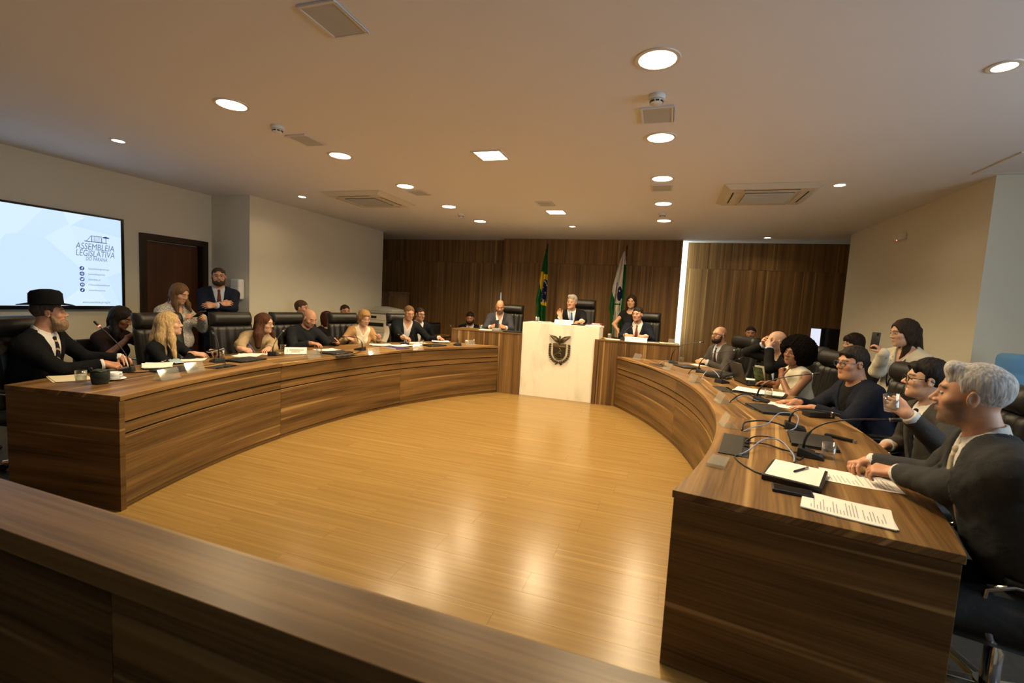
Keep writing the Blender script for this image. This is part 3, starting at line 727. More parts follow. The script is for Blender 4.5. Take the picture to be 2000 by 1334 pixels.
def hair_sdf(Q, P, s, H, Rh):
    k = s.get('hair'); A = np.c_[np.abs(Q[:, 0]), Q[:, 1], Q[:, 2]]
    hk = s.get('hairnoise', 1.0); rough = hk * (.0030 * wob(Q * np.array([1, 1, .35]), 190, s.get('seed', 0)) + .003 * wob(Q, 60, s.get('seed', 0) + 2))
    x, y, z = Q[:, 0], Q[:, 1], Q[:, 2]
    fc = ell(Q, (0, .120, -.040), (.080, .076, .130 + s.get('hairline', 0.0)))
    low = (-.060 + .95 * np.maximum(y + .035, 0)) - z
    if k == 'short':
        t = s.get('top', .0)
        d = ell(Q, (0, -.016, .040 + t * .4), (.0825 + s.get('wide', 0), .102, .088 + t))
        if s.get('quiff'): d = smin(d, caps(Q, (-.035, .060, .100), (.035, .060, .104), .022, .026), .03)
        if s.get('fringe'): d = smin(d, ell(Q, (.01 * s['fringe'], .066, .080), (.060, .030, .028)), .02)
        d = smax(d, -fc, .008); d = smax(d, low * .75, .008)
        ear = ell(A, (.085, .004, -.008), (.018, .026, .040)); d = smax(d, -ear, .008)
        if s.get('temple', 1): d = smax(d, -ell(A, (.080, .066, .030), (.034, .036, .044)), .010)
    elif k == 'ring':
        d = ell(Q, (0, -.016, .036), (.0815, .101, .084)); d = smax(d, -fc, .008); d = smax(d, low * .75, .008)
        d = smax(d, -ell(Q, (0, .02, .125), (.066, .115, .062)), .01); d = smax(d, y - .018, .01)
        ear = ell(A, (.085, .004, -.008), (.018, .026, .040)); d = smax(d, -ear, .008)
    elif k == 'bob':
        d = ell(Q, (0, -.014, .040), (.092, .110, .096)); d = smin(d, ell(A, (.062, -.022, -.015), (.028, .050, .058)), .03)
        d = smin(d, ell(Q, (0, -.070, -.025), (.066, .045, .060)), .03); d = d + .003 * wob(Q, 75, 2.0)
        if s.get('fringe'): d = smin(d, ell(Q, (.012 * s['fringe'], .070, .078), (.058, .028, .026)), .02)
        d = smax(d, -ell(Q, (0, .120, -.050), (.064, .084, .126)), .008)
    elif k == 'long':
        d = ell(Q, (0, -.014, .036), (.086, .106, .094)); d = smin(d, ell(Q, (0, -.062, -.03), (.074, .046, .09)), .03)
        d = smin(d, ell(A, (.070, -.010, -.02), (.020, .045, .075)), .02)
        if s.get('fringe'): d = smin(d, ell(Q, (0, .072, .060), (.056, .026, .040)), .012)
        d = smax(d, -ell(Q, (0, .120, -.050), (.067 if not s.get('fringe') else .060, .090, .140 if not s.get('fringe') else .092)), .008)
    elif k == 'afro':
        d = ell(Q, (0, -.045, .050), (.168, .155, .140)); d = smin(d, ell(Q, (0, -.07, -.03), (.15, .11, .11)), .05)
        d = smax(d, -ell(Q, (0, .128, -.040), (.064, .085, .118)), .012)
        rough = rough + .004 * wob(Q, 130, 1.0) + .007 * wob(Q, 330, 4.0)
    for c in s.get('locks', []):     # falling strands: head-local root, world-space fall
        pts, rr = c
        W = [H + Rh @ np.array(pts[0])] ; prev = W[0]
        for q in pts[1:]: prev = prev + np.array(q); W.append(prev)
        for a, b, i in zip(W[:-1], W[1:], range(9)): d = smin(d, caps(P, a, b, rr[i], rr[i + 1]), .025)
    return d + rough
def beard_sdf(Q, s):
    A = np.c_[np.abs(Q[:, 0]), Q[:, 1], Q[:, 2]]; L = s.get('beardlen', .0)
    d = smin(ell(Q, (0, .046 + L * .3, -.082 - L * .5), (.058, .062, .046 + L * .5)), caps(A, (.064, .010, -.012), (.050, .040, -.075), .014, .026), .025)
    d = smin(d, caps(A, (.0, .096, -.0455), (.028, .082, -.062), .0072, .006), .008)
    d = smax(d, -ell(A, (.0, .100, -.060), (.021, .016, .0065)), .004)
    d = smax(d, -ell(A, (.034, .070, -.024), (.030, .032, .026)), .010)
    d = smax(d, -ell(Q, (0, .110, -.028), (.018, .03, .012)), .004)
    return d + .002 * wob(Q, 230, 3.0) + .002 * wob(Q, 90, 1.0)

# ------------------------------------------------------------------ hand
FING = [(-.030, .086, .066, .0088), (-.010, .094, .074, .0092), (.011, .092, .068, .0088), (.030, .084, .054, .0078)]   # x (thumb side negative), y, length, radius
def hand_sdf(Q, pose, side):
    """hand-local: y along the fingers, z back of hand, thumb towards -x*side"""
    X = Q.copy(); X[:, 0] *= side
    curl = pose.get('curl', (18, 22, 26, 30)); d = caps(X, (0, -.04, 0), (0, .012, 0), .026, .024)
    pal = None
    for (x, y, l, r) in FING:
        c = caps(X, (x * .62, .012, 0), (x, y, 0), .0150, .0125); pal = c if pal is None else smin(pal, c, .014)
    d = smin(d, pal, .02)
    spread = pose.get('spread', 4)
    fd = None
    for i, (x, y, l, r) in enumerate(FING):
        a = R(curl[i]); b = R(pose.get('bend', 1.0) * curl[i]); s0 = R((i - 1.5) * spread)
        p = np.array([x, y, 0.0]); ang = 0.0
        for sl, sr, k in ((.44, r, a), (.31, r * .94, b), (.25, r * .86, b * .7)):
            ang += k
            q = p + sl * l * np.array([math.sin(s0) * math.cos(ang), math.cos(s0) * math.cos(ang), -math.sin(ang)])
            c = caps(X, p, q, sr, sr * .95); fd = c if fd is None else np.minimum(fd, c); p = q
    d = smin(d, fd, .005)
    ta = R(pose.get('thumb', 40)); tz = R(pose.get('thumbdown', 18))
    p = np.array([-.022, .020, -.004]); q = p + .045 * np.array([-math.sin(ta), math.cos(ta), -math.sin(tz)]); e = q + .034 * np.array([-math.sin(ta * .45), math.cos(ta * .45), -math.sin(tz * 1.3)])
    d = smin(d, caps(X, p, q, .0150, .0108), .012); d = smin(d, caps(X, q, e, .0108, .0092), .006)
    return d
FLAT = dict(curl=(10, 10, 12, 14), spread=6, thumb=45, thumbdown=8)
REST = dict(curl=(22, 24, 26, 28), spread=3, thumb=35, thumbdown=20)
FIST = dict(curl=(62, 66, 68, 70), bend=1.15, spread=1, thumb=25, thumbdown=40)
GRIP = dict(curl=(38, 42, 44, 46), bend=1.0, spread=2, thumb=30, thumbdown=45)
WRITE = dict(curl=(42, 48, 58, 62), bend=.9, spread=1, thumb=22, thumbdown=48)
POINT = dict(curl=(30, 38, 45, 50), bend=.8, spread=5, thumb=30, thumbdown=35)

def ik(S, T, l1, l2, pole):
    v = T - S; D = np.linalg.norm(v)
    mx = (l1 + l2) * .985
    if D > mx: T = S + v / D * mx; v = T - S; D = mx
    a = (l1 * l1 - l2 * l2 + D * D) / (2 * D); h = math.sqrt(max(l1 * l1 - a * a, 0)); u = v / D
    p = pole - (pole @ u) * u; p = U(p)
    return S + u * a + p * h, T
# ================================================================== PEOPLE
def v3(*a): return np.array(a, float)
def build_person(label, s):
    Hd = np.array(s['head'], float); Rh = frame(s['hh'], s.get('hp', 0), s.get('hr', 0)); k = s.get('scale', 1.0)
    fem = s.get('sex', 'm') == 'f'; th = s['th']; ft = v3(math.cos(R(th)), math.sin(R(th)), 0)
    sit = s.get('stance', 'sit') == 'sit'; base = s.get('base', 0.0)
    Nk = Hd + Rh @ v3(0, -.030, -.100) + v3(0, 0, -.070) - ft * .012
    hip = s.get('hip')
    if hip is None:
        bk = v3(*s['back'], 0) if 'back' in s else -ft
        hip = v3(Nk[0], Nk[1], 0) + U(bk) * s.get('lean', .10); hip[2] = base + (.57 if sit else .92 * k)
    hip = np.array(hip, float); u = U(Nk - hip); r = v3(ft[1], -ft[0], 0); r = U(r - (r @ u) * u); w = np.cross(u, r); T = np.array([r, w, u]).T; L = np.linalg.norm(Nk - hip)
    root = thing('person', label, 'person', (hip[0], hip[1], base)); o3 = v3(hip[0], hip[1], base)
    res_h = s.get('res', .006); gres = s.get('gres', .013); b = s.get('build', 1.0); belly = s.get('belly', 1.0)
    sw = (.185 if not fem else .158) * s.get('shoulder', 1.0)
    hp = s.get('headsize', 1.0)
    def put(name, V, F, mat, colors=None, parent=root, mi=None):
        if len(F) == 0: return None
        return obj(name, np_mesh(name, V - o3, F, mat, colors, mi), parent)
    S = {}; E = {}; Wr = {}
    for side, nm in ((1, 'R'), (-1, 'L')):
        S[nm] = Nk + T @ v3(side * sw, -.008, -.065)
        h = s.get('hand' + nm)
        if h is None: h = dict(pos=tuple(hip + T @ v3(side * .16, .22, .0) + v3(0, 0, .06 if sit else -.1)), dir=tuple(ft * .9 + v3(0, 0, -.2)), up=(0, 0, 1), pose=REST); s['hand' + nm] = h
        h['d'] = U(h['dir']); tgt = np.array(h['pos'], float) - h['d'] * .075 * k
        pole = np.array(h['pole'], float) if 'pole' in h else r * side * .75 + v3(0, 0, -1.0) - ft * .25
        E[nm], Wr[nm] = ik(S[nm], tgt, .295 * k, .255 * k, pole)
    def torso(P):
        Q = (P - Nk) @ T; A = np.c_[np.abs(Q[:, 0]), Q[:, 1], Q[:, 2]]
        d = ell(Q, (0, .004, -.20), ((.158 if not fem else .140) * b, (.112 if not fem else .100) * b, .215))
        d = smin(d, caps(A, (0, -.012, -.060), (sw - .035, -.010, -.066), .062 * b, .056), .05)
        d = smin(d, caps(A, (0, -.018, .015), (sw * .55, -.012, -.040), .042, .048), .045)
        d = smin(d, ell(Q, (0, .010 + .03 * (belly - 1), -.36), ((.150 if not fem else .128) * b * (.5 + .5 * belly), .112 * b * belly, .165)), .06)
        d = smin(d, ell(Q, (0, 0, -L), (.172 * b, .128 * b, .125)), .07)
        if fem: d = smin(d, ell(A, (.068, .075, -.205), (.060, .052, .062)), .035)
        return d, Q
    def arm(P, nm, i1, cut=None, frac=2.0):
        S0, E0, W0 = S[nm], E[nm], Wr[nm]
        a1, a2, a3 = (.050, .043, .030) if not fem else (.041, .036, .025)
        if s.get('bigarm'): a1, a2, a3 = a1 * 1.15, a2 * 1.12, a3 * 1.1
        if frac <= 1.0:
            e = S0 + (E0 - S0) * frac; d = caps(P, S0, e, a1 + i1, a2 + i1); d = np.maximum(d, (P - e) @ U(E0 - S0)); return d
        d = smin(caps(P, S0, E0, a1 + i1, a2 + i1), caps(P, E0, W0, a2 + i1, a3 + i1), .02)
        if cut is not None:
            dr = U(W0 - E0); d = np.maximum(d, (P - (W0 - dr * cut)) @ dr)
        return d
    lowz = min(hip[2] - .2, min(Wr[n][2] for n in 'RL') - .06)
    allp = np.array([Nk, hip] + list(S.values()) + list(E.values()) + list(Wr.values()))
    lo, hi = allp.min(0) - .2, allp.max(0) + .12; hi[2] = max(Nk[2] + .10, allp[:, 2].max() + .08)
    nr = (.056 if not fem else .046) * s.get('neck', 1.0)
    neck = lambda P, e=0.0: caps(P, Nk + T @ v3(0, -.012, -.03), Hd + Rh @ v3(0, -.020, -.050), nr * 1.08 + e, nr + e)
    # ---- body: head and neck, trunk with arms, hands
    def f_head(P): return smin(head_sdf((P - Hd) @ Rh / hp, s) * hp, neck(P), .022)
    Vh, Fh = sdf_mesh(f_head, np.minimum(Hd, Nk) - v3(.125, .125, .06), np.maximum(Hd, Nk) + v3(.125, .125, .125), res_h)
    Ch = face_tint((Vh - Hd) @ Rh / hp, s)
    Vs, Fs, Cs = [Vh], [Fh], [Ch]; no = len(Vh)
    def f_trunk(P):
        d, Q = torso(P); d = smin(d, neck(P), .03)
        return smin(d, np.minimum(arm(P, 'R', 0.0), arm(P, 'L', 0.0)), .03)
    Vt, Ft = sdf_mesh(f_trunk, lo, hi, s.get('tres', .018)); Vs.append(Vt); Fs.append(Ft + no); Cs.append(np.tile(np.array(s['skin'], float), (len(Vt), 1))); no += len(Vt)
    for side, nm in ((1, 'R'), (-1, 'L')):
        h = s['hand' + nm]; y = h['d']; z = np.array(h.get('up', (0, 0, 1)), float); z = U(z - (z @ y) * y); x = np.cross(y, z); Hm = np.array([x, y, z]).T
        hk = k * (.97 if not fem else .88)
        fr = U(E[nm] - Wr[nm])
        def f_hand(P): return smin(hand_sdf((P - Wr[nm]) @ Hm / hk, h.get('pose', REST), side) * hk, caps(P, Wr[nm], Wr[nm] + fr * .07, .026 * hk, .029 * hk), .012)
        c = Wr[nm] + y * .08
        Vn, Fn = sdf_mesh(f_hand, c - .125, c + .125, s.get('hres', .005)); Vs.append(Vn); Fs.append(Fn + no)
        Cs.append(np.tile(np.array(s['skin'], float) * np.array([1.02, .93, .90]), (len(Vn), 1))); no += len(Vn)
    put('body', np.concatenate(Vs), np.concatenate(Fs), M['skin'], np.concatenate(Cs))
    # ---- eyes
    em = MB(); ey = s.get('eye', 1.0); Mx = Matrix(((1, 0, 0), (0, 0, 1), (0, -1, 0)))
    for sd in (-1, 1):
        f0 = len(em.f); em.ell((sd * .031, .0835, .0055), (.0138, .0050 * ey, .0080), 16, 12, 0, Mx)
        for i in range(f0, len(em.f)):
            if (i - f0) // 16 < 4: em.mi[i] = 1
    me = em.mesh('eyes', [M['eye_white'], M['iris']], 'all'); me.transform(Matrix.Translation(Hd - o3) @ Matrix(Rh.tolist()).to_4x4() @ Matrix.Scale(hp, 4)); obj('eyes', me, root)
    # ---- hair, beard
    if s.get('hair'):
        fall = [sum(np.array(q, float) for q in c[0][1:]) for c in s.get('locks', [])] or [v3(0, 0, 0)]
        dn = min([0.0] + [f[2] for f in fall])
        V, F = sdf_mesh(lambda P: hair_sdf((P - Hd) @ Rh / hp, Hd + (P - Hd) / hp, s, Hd, Rh) * hp * .8, Hd - v3(.19, .19, .15 - dn), Hd + v3(.19, .19, .21), res_h * (1.0 if not s.get('locks') else 1.2)); put('hair', V, F, hair_mat(s.get('haircol', (.03, .02, .012))) if s['hair'] != 'afro' else plain('afro_hair', (.006, .0045, .004), .95, spec=.03, bump=1.0, bscale=260))
    if s.get('beard'):
        V, F = sdf_mesh(lambda P: beard_sdf((P - Hd) @ Rh / hp, s) * hp * .8, Hd - .17, Hd + .12, res_h); put('beard', V, F, hair_mat(s.get('beardcol', s.get('haircol', (.03, .02, .01)))))
    # ---- clothes
    def vcut(Q, vb, vw):      # inside of the V opening (negative inside)
        return (np.abs(Q[:, 0]) - vw * np.clip((Q[:, 2] - vb) / (.02 - vb), -.3, 1.6)) * .93
    cl = s['wear']
    wr = s.get('wrinkle', .0035)
    if cl.get('jacket'):
        vb = cl.get('vb', -.36); vw = cl.get('vw', .085)
        def f_j(P):
            d, Q = torso(P); dT = d; vc = vcut(Q, vb, vw); fr = (Q[:, 1] > -.02) & (Q[:, 2] > vb)
            lap = np.where(fr, .007 * np.clip(1.2 - np.abs(vc - .028) / .026, 0, 1), 0)
            d = smax(d - .020 - lap, -np.maximum(np.maximum(vc, -(Q[:, 1] - .005)), dT - .045), .004)
            d = smin(d, np.minimum(arm(P, 'R', .016, .022), arm(P, 'L', .016, .022)), np.where(fr & (vc < .03), .012, .065)) + wr * wob(P, 34, s.get('seed', 1)) + wr * .5 * wob(P, 75, 2.0)
            d = smax(d, -neck(P, .017), .006)
            return np.maximum(d, -(Q[:, 2] + L + cl.get('hem', .07)))
        V, F = sdf_mesh(f_j, lo, hi, gres); put('jacket', V, F, cloth(*cl['jacket']))
    if cl.get('shirt'):
        op = cl.get('opencollar')
        def f_s(P):
            d, Q = torso(P); d = d - .009
            d = np.maximum(d, -(Q[:, 2] + .5))
            ax = U(Hd + Rh @ v3(0, -.02, -.05) - Nk); C = P - Nk; t = C @ ax; yy = C @ w
            col = np.maximum(neck(P, .013), np.maximum(-.045 - t, t - (.046 - .45 * np.clip(yy, -.05, .1))))
            d = smin(d, col, .008)
            vc = (np.abs(Q[:, 0]) - (.034 if op else .007) * np.clip((Q[:, 2] + (.10 if op else .012)) / .06, 0, 2)) * .8
            d = smax(d, -np.maximum(vc, -(Q[:, 1] - .02)), .003)
            return smax(d, -neck(P, .003), .003)
        V, F = sdf_mesh(f_s, lo, hi, s.get('sres', gres * .75)); sho = put('shirt', V, F, cloth(*cl['shirt']))
        if cl.get('jacket') and not cl.get('nocuff'):
            for nm in 'RL':
                dr = U(Wr[nm] - E[nm])
                def f_c(P):
                    q = (P - Wr[nm]) @ dr; return np.maximum(arm(P, nm, .0115), np.maximum(q - .000, -.05 - q))
                V, F = sdf_mesh(f_c, Wr[nm] - .12, Wr[nm] + .12, s.get('sres', gres * .7)); put('cuff', V, F, cloth(*cl['shirt']), None, sho or root)
    if cl.get('tie'):
        def f_t(P):
            d, Q = torso(P); wd = .014 + .030 * np.clip((-.03 - Q[:, 2]) / .30, 0, 1)
            a = np.maximum(np.maximum(d - .018, np.abs(Q[:, 0]) - wd), np.maximum(Q[:, 2] + .02, -.46 - Q[:, 2])); a = np.maximum(a, -(Q[:, 1] - .03))
            kn = ell(Q, (0, nr + .020, -.012), (.019, .014, .021)); br = np.maximum(caps(Q, (0, nr + .018, -.02), (0, .108 * b + .008, -.13), .013, .015), np.abs(Q[:, 0]) - wd)
            return np.minimum(np.minimum(a, kn), br)
        V, F = sdf_mesh(f_t, np.minimum(Nk, hip) - .25, np.maximum(Nk, hip) + .25, s.get('sres', gres * .7)); put('tie', V, F, cloth(*cl['tie']))
    if cl.get('top'):
        tp = cl['top']; fr = tp.get('sleeve', 2.0); inf = tp.get('inf', .012)
        def f_top(P):
            d, Q = torso(P); dT = d; d = d - inf
            if fr > 0:
                a = np.minimum(arm(P, 'R', inf + .004, .02 if fr >= 2 else None, fr), arm(P, 'L', inf + .004, .02 if fr >= 2 else None, fr)); d = smin(d, a, .04)
            d = d + wr * wob(P, 30, s.get('seed', 1)) + wr * .5 * wob(P, 70, 2.0)
            nk = tp.get('neck', 'crew')
            if nk == 'crew': d = smax(d, -neck(P, .014), .006)
            elif nk == 'round': d = smax(d, -ell(Q, (0, .06, .02), (.085, .10, .085)), .006); d = smax(d, -neck(P, .02), .006)
            elif nk == 'v': d = smax(d, -np.maximum(np.maximum(vcut(Q, -.16, .07), -(Q[:, 1] - .0)), dT - .045), .005); d = smax(d, -neck(P, .016), .006)
            if tp.get('collar'):
                ax = U(Hd - Nk); t = (P - Nk) @ ax; yy = (P - Nk) @ w
                col = np.maximum(np.maximum(neck(P, .024), -neck(P, .012)), np.maximum(-.05 - t, t - (.042 - .5 * np.clip(yy, -.05, .1)))); d = smin(d, col, .008)
            if fr == 0:
                A = np.abs(Q[:, 0]); d = np.maximum(d, A - (sw - .012))
            return np.maximum(d, -(Q[:, 2] + L + tp.get('hem', .08)))
        V, F = sdf_mesh(f_top, lo, hi, gres); put(tp.get('name', 'sweater'), V, F, cloth(*tp['mat']))
    # trousers or skirt
    kd = ft if 'legdir' not in s else U(v3(*s['legdir'], 0)); kr = v3(kd[1], -kd[0], 0)
    legs = []
    for sd in (-1, 1):
        h0 = hip + kr * sd * .085 + v3(0, 0, -.03)
        if sit: kn = h0 + kd * .40 * k + kr * sd * .04 + v3(0, 0, -.02); kn[2] = base + .52; an = kn + kd * .03 + v3(0, 0, 0); an[2] = base + .09
        else: kn = h0 + kd * .02; kn[2] = base + .48 * k; an = h0 + kr * sd * .02; an[2] = base + .08
        legs.append((h0, kn, an))
    skirt = cl.get('skirt')
    def f_l(P):
        d = None
        for h0, kn, an in legs:
            a = smin(caps(P, h0, kn, .088 * b, .066), caps(P, kn, an, .066, .050), .02); d = a if d is None else smin(d, a, .02)
        d = smin(d, ell((P - hip) @ T, (0, 0, 0), (.178 * b, .135 * b, .13)), .05)
        return np.maximum(d, (base + .06) - P[:, 2])
    al = np.array([q for l in legs for q in l] + [hip]); V, F = sdf_mesh(f_l, al.min(0) - v3(.22, .22, .05), al.max(0) + .2, .022); put('trousers', V, F, cloth(*cl.get('trousers', ((.012, .012, .014),))))
    for h0, kn, an in legs:
        fk = MB(); c = v3(an[0], an[1], base) - o3 + kd * .06; a = math.atan2(kd[1], kd[0]); Mz = Matrix.Rotation(a, 3, 'Z')
        fk.ell((c[0], c[1], c[2] + .045), (.135, .047, .045), 14, 8, 0, Mz); obj('shoe', fk.mesh('shoe', M['leather'], 'all'), root)
    # accessories
    HM = Matrix.Translation(Hd - o3) @ Matrix(Rh.tolist()).to_4x4() @ Matrix.Scale(hp, 4)
    if s.get('glasses'):
        g = MB(); gr = s.get('grim', .0024)
        for sd in (-1, 1):
            g.tube([(sd * .033 + .026 * math.copysign(abs(math.cos(t)) ** .7, math.cos(t)), .106 - .006 * abs(.026 * math.cos(t) + sd * .0) / .026, .002 + .0195 * math.copysign(abs(math.sin(t)) ** .7, math.sin(t))) for t in [2 * PI * i / 20 for i in range(20)]], gr, 6, closed=True)
            g.tube([(sd * .059, .102, .008), (sd * .071, .09, .009), (sd * .082, .0, .008), (sd * .081, -.02, -.006)], gr, 6)
        g.tube([(-.008, .106, .006), (0, .110, .008), (.008, .106, .006)], gr, 6)
        me = g.mesh('glasses', s['glasses'] if not isinstance(s['glasses'], bool) else M['frame_dark'], 'all'); me.transform(HM); obj('glasses', me, root)
    if s.get('hat'):
        g = MB(); prof = [(0, .205), (.05, .203), (.078, .192), (.088, .165), (.092, .075)]
        ht = MB().lathe([(r_ * 1.0, z_) for r_, z_ in prof][::-1], 40)
        for i, (x, y, z) in enumerate(ht.v): ht.v[i] = (x * .98, y * 1.2 - .012, z - (.014 * math.exp(-(x / .03) ** 2) if z > .18 else 0))
        me = ht.mesh('hat', cloth((.006, .006, .007), .9), True); me.transform(HM); hc = obj('hat', me, root)
        br = MB(); nn = 48; vs = []; fs = []
        for i in range(nn):
            a = 2 * PI * i / nn; cx, sy = math.cos(a), math.sin(a)
            for (rx, ry, dz) in ((.088, .108, .078), (.165, .178, .074 + .018 * cx * cx - .012 * max(sy, 0)), (.165, .178, .069 + .018 * cx * cx - .012 * max(sy, 0)), (.088, .108, .070)):
                vs.append((rx * cx, ry * sy - .012, dz))
        for i in range(nn):
            j = (i + 1) % nn
            for q in range(4): fs.append((i * 4 + q, i * 4 + (q + 1) % 4, j * 4 + (q + 1) % 4, j * 4 + q))
        me = br.add(vs, fs).mesh('hat_brim', cloth((.006, .006, .007), .9), 'all'); me.transform(HM); obj('hat_brim', me, hc)
    return dict(root=root, W=Wr, E=E, Nk=Nk, T=T, o3=o3, Rh=Rh, H=Hd)
SK1, SK2, SK3, SKD = (.52, .275, .165), (.46, .230, .130), (.56, .330, .215), (.22, .098, .048)
BLK = (.010, .010, .011); NAVY = (.012, .015, .028); WHT = (.62, .60, .57)
BROWN = (.045, .022, .011); DARK = (.014, .010, .008)
def outw(x, y, side):
    c = CLc if side < 0 else CRc; return (x - c[0], y - c[1])
def hd(a, p=0.0): return (math.cos(R(a)) * math.cos(R(p)), math.sin(R(a)) * math.cos(R(p)), math.sin(R(p)))
def suit(jk, sh=WHT, tie=None, **k):
    d = dict(jacket=(jk,), shirt=(sh, .7), **k)
    if tie: d['tie'] = tie if isinstance(tie[0], (tuple, list)) else (tie, .5)
    d['trousers'] = (jk,); return d
PEOPLE = []
def P_(label, **s): PEOPLE.append((label, s))
# ---- left desk, front to back
P_('man in wide-brimmed black hat and dark suit writing at the left desk', head=(-4.70, 2.36, 1.252), headsize=.95, hh=60, hp=2, th=36, back=outw(-4.6, 2.31, -1), lean=.16, skin=SK2, res=.005, gres=.010,
   hair='short', haircol=(.06, .04, .03), beard=True, beardlen=.035, beardcol=(.22, .14, .08), smile=.6, hat=True, build=1.05, wear=suit((.006, .006, .007), WHT, ((.014, .014, .02), .5, 'stripe', (.45, .30, .12))),
   handR=dict(pos=(-4.32, 2.60, .835), dir=hd(48, -12), up=(.3, -.4, 1), pose=WRITE), handL=dict(pos=(-4.62, 2.86, .83), dir=hd(-10, -5), up=(0, 0, 1), pose=REST))
P_('woman with long blonde hair in a black jacket at the left desk', head=(-4.80, 3.38, 1.125), hh=48, hp=4, th=25, sex='f', back=outw(-4.8, 3.38, -1), lean=.10, skin=SK3, res=.005, gres=.011, seed=3,
   hair='long', haircol=(.46, .31, .14), browk=.6, brow=(.15, .08, .04), locks=[([(-.03, -.075, .0), (-.03, -.01, -.16), (0, .0, -.20)], [.06, .07, .05]), ([(.055, -.04, .02), (.0, -.02, -.15), (.03, -.01, -.24)], [.04, .055, .03]), ([(.07, .015, .0), (.05, -.02, -.14), (.05, .0, -.22)], [.02, .035, .016]), ([(-.06, -.01, .0), (-.02, .0, -.16), (.02, .02, -.18)], [.03, .045, .03])],
   wear=dict(top=dict(mat=(BLK, .9), neck='v', name='blouse'), trousers=(BLK,)), lips=(.42, .12, .10),
   handR=dict(pos=(-4.52, 3.52, .825), dir=hd(42, -5), up=(.2, -.3, 1), pose=REST), handL=dict(pos=(-4.50, 3.68, .83), dir=hd(0, -5), up=(0, .3, 1), pose=GRIP))
P_('auburn-haired woman in a beige sweater writing at the left desk', head=(-4.76, 4.52, 1.105), hh=22, hp=-8, hr=8, th=-32, sex='f', back=outw(-4.76, 4.52, -1), lean=.24, skin=SK3, res=.005, gres=.011, seed=5, open=.4, glasses=plain('wire_frame', (.35, .25, .15), .3, metal=.8), grim=.0014,
   hair='long', haircol=(.072, .028, .013), locks=[([(.05, -.03, .02), (.02, -.04, -.15), (.02, -.02, -.15)], [.035, .055, .03]), ([(-.03, -.07, .0), (-.03, -.01, -.14), (0, .0, -.12)], [.055, .06, .04]), ([(-.065, .005, .0), (.03, .05, -.13), (.02, .02, -.12)], [.018, .028, .016])],
   wear=dict(top=dict(mat=((.36, .26, .15), .95), neck='crew', inf=.022), trousers=((.03, .03, .04),)), wrinkle=.006,
   handR=dict(pos=(-4.46, 4.02, .825), dir=hd(20, -10), up=(-.2, -.5, 1), pose=WRITE, pole=(-.6, -.5, -.6)), handL=dict(pos=(-4.33, 4.14, .822), dir=hd(-60, -5), up=(0, .3, 1), pose=REST))
P_('bald man with grey goatee in a black shirt looking at his phone', head=(-4.70, 5.23, 1.155), hh=-8, hp=-26, th=-22, back=outw(-4.7, 5.23, -1), lean=.20, skin=SK2, res=.005, gres=.011, seed=6, fat=1.06, stubble=.55, beardcol=(.16, .12, .09), build=1.1, belly=1.15, eye=.45, scalp=.12, haircol=(.1, .07, .05),
   wear=dict(top=dict(mat=((.016, .017, .020), .9), neck='crew', collar=True, inf=.016, name='shirt'), trousers=(BLK,)), wrinkle=.005,
   handR=dict(pos=(-4.42, 5.06, .83), dir=hd(20, -5), up=(-.3, -.3, 1), pose=REST), handL=dict(pos=(-4.32, 5.30, .87), dir=hd(-70, 25), up=(.7, .3, .3), pose=GRIP))
P_('older woman with short blonde hair in a tan blazer reading papers', head=(-4.46, 6.13, 1.155), hh=-28, hp=-16, th=-30, sex='f', back=outw(-4.46, 6.13, -1), lean=.14, skin=SK3, res=.0055, gres=.012, seed=7, eye=.5,
   hair='bob', haircol=(.30, .17, .07), fringe=1, brow=(.2, .11, .06), glasses=plain('wire_frame2', (.3, .22, .14), .3, metal=.8), grim=.0013,
   wear=dict(jacket=((.44, .25, .11), .9), vb=-.42, vw=.13, shirt=((.70, .62, .47), .9), opencollar=True, trousers=((.03, .03, .03),)),
   handR=dict(pos=(-4.42, 5.80, .845), dir=hd(20, -15), up=(-.2, -.4, 1), pose=WRITE), handL=dict(pos=(-4.16, 6.12, .90), dir=hd(-30, 35), up=(.5, .4, .5), pose=GRIP))
P_('man with glasses in a dark suit and open striped shirt writing', head=(-4.13, 6.90, 1.245), hh=-35, hp=-16, th=-48, back=outw(-4.13, 6.9, -1), lean=.15, skin=SK2, res=.0055, gres=.012, seed=8, eye=.5, hair='short', haircol=(.14, .075, .035), hairline=.012, glasses=True, grim=.0015,
   wear=suit((.010, .011, .014), (.50, .46, .46), None, vw=.08, vb=-.42, opencollar=True), build=1.06,
   handR=dict(pos=(-3.84, 6.46, .83), dir=hd(20, -12), up=(-.2, -.4, 1), pose=WRITE), handL=dict(pos=(-3.60, 7.10, .835), dir=hd(-35, -8), up=(0, .2, 1), pose=FLAT))
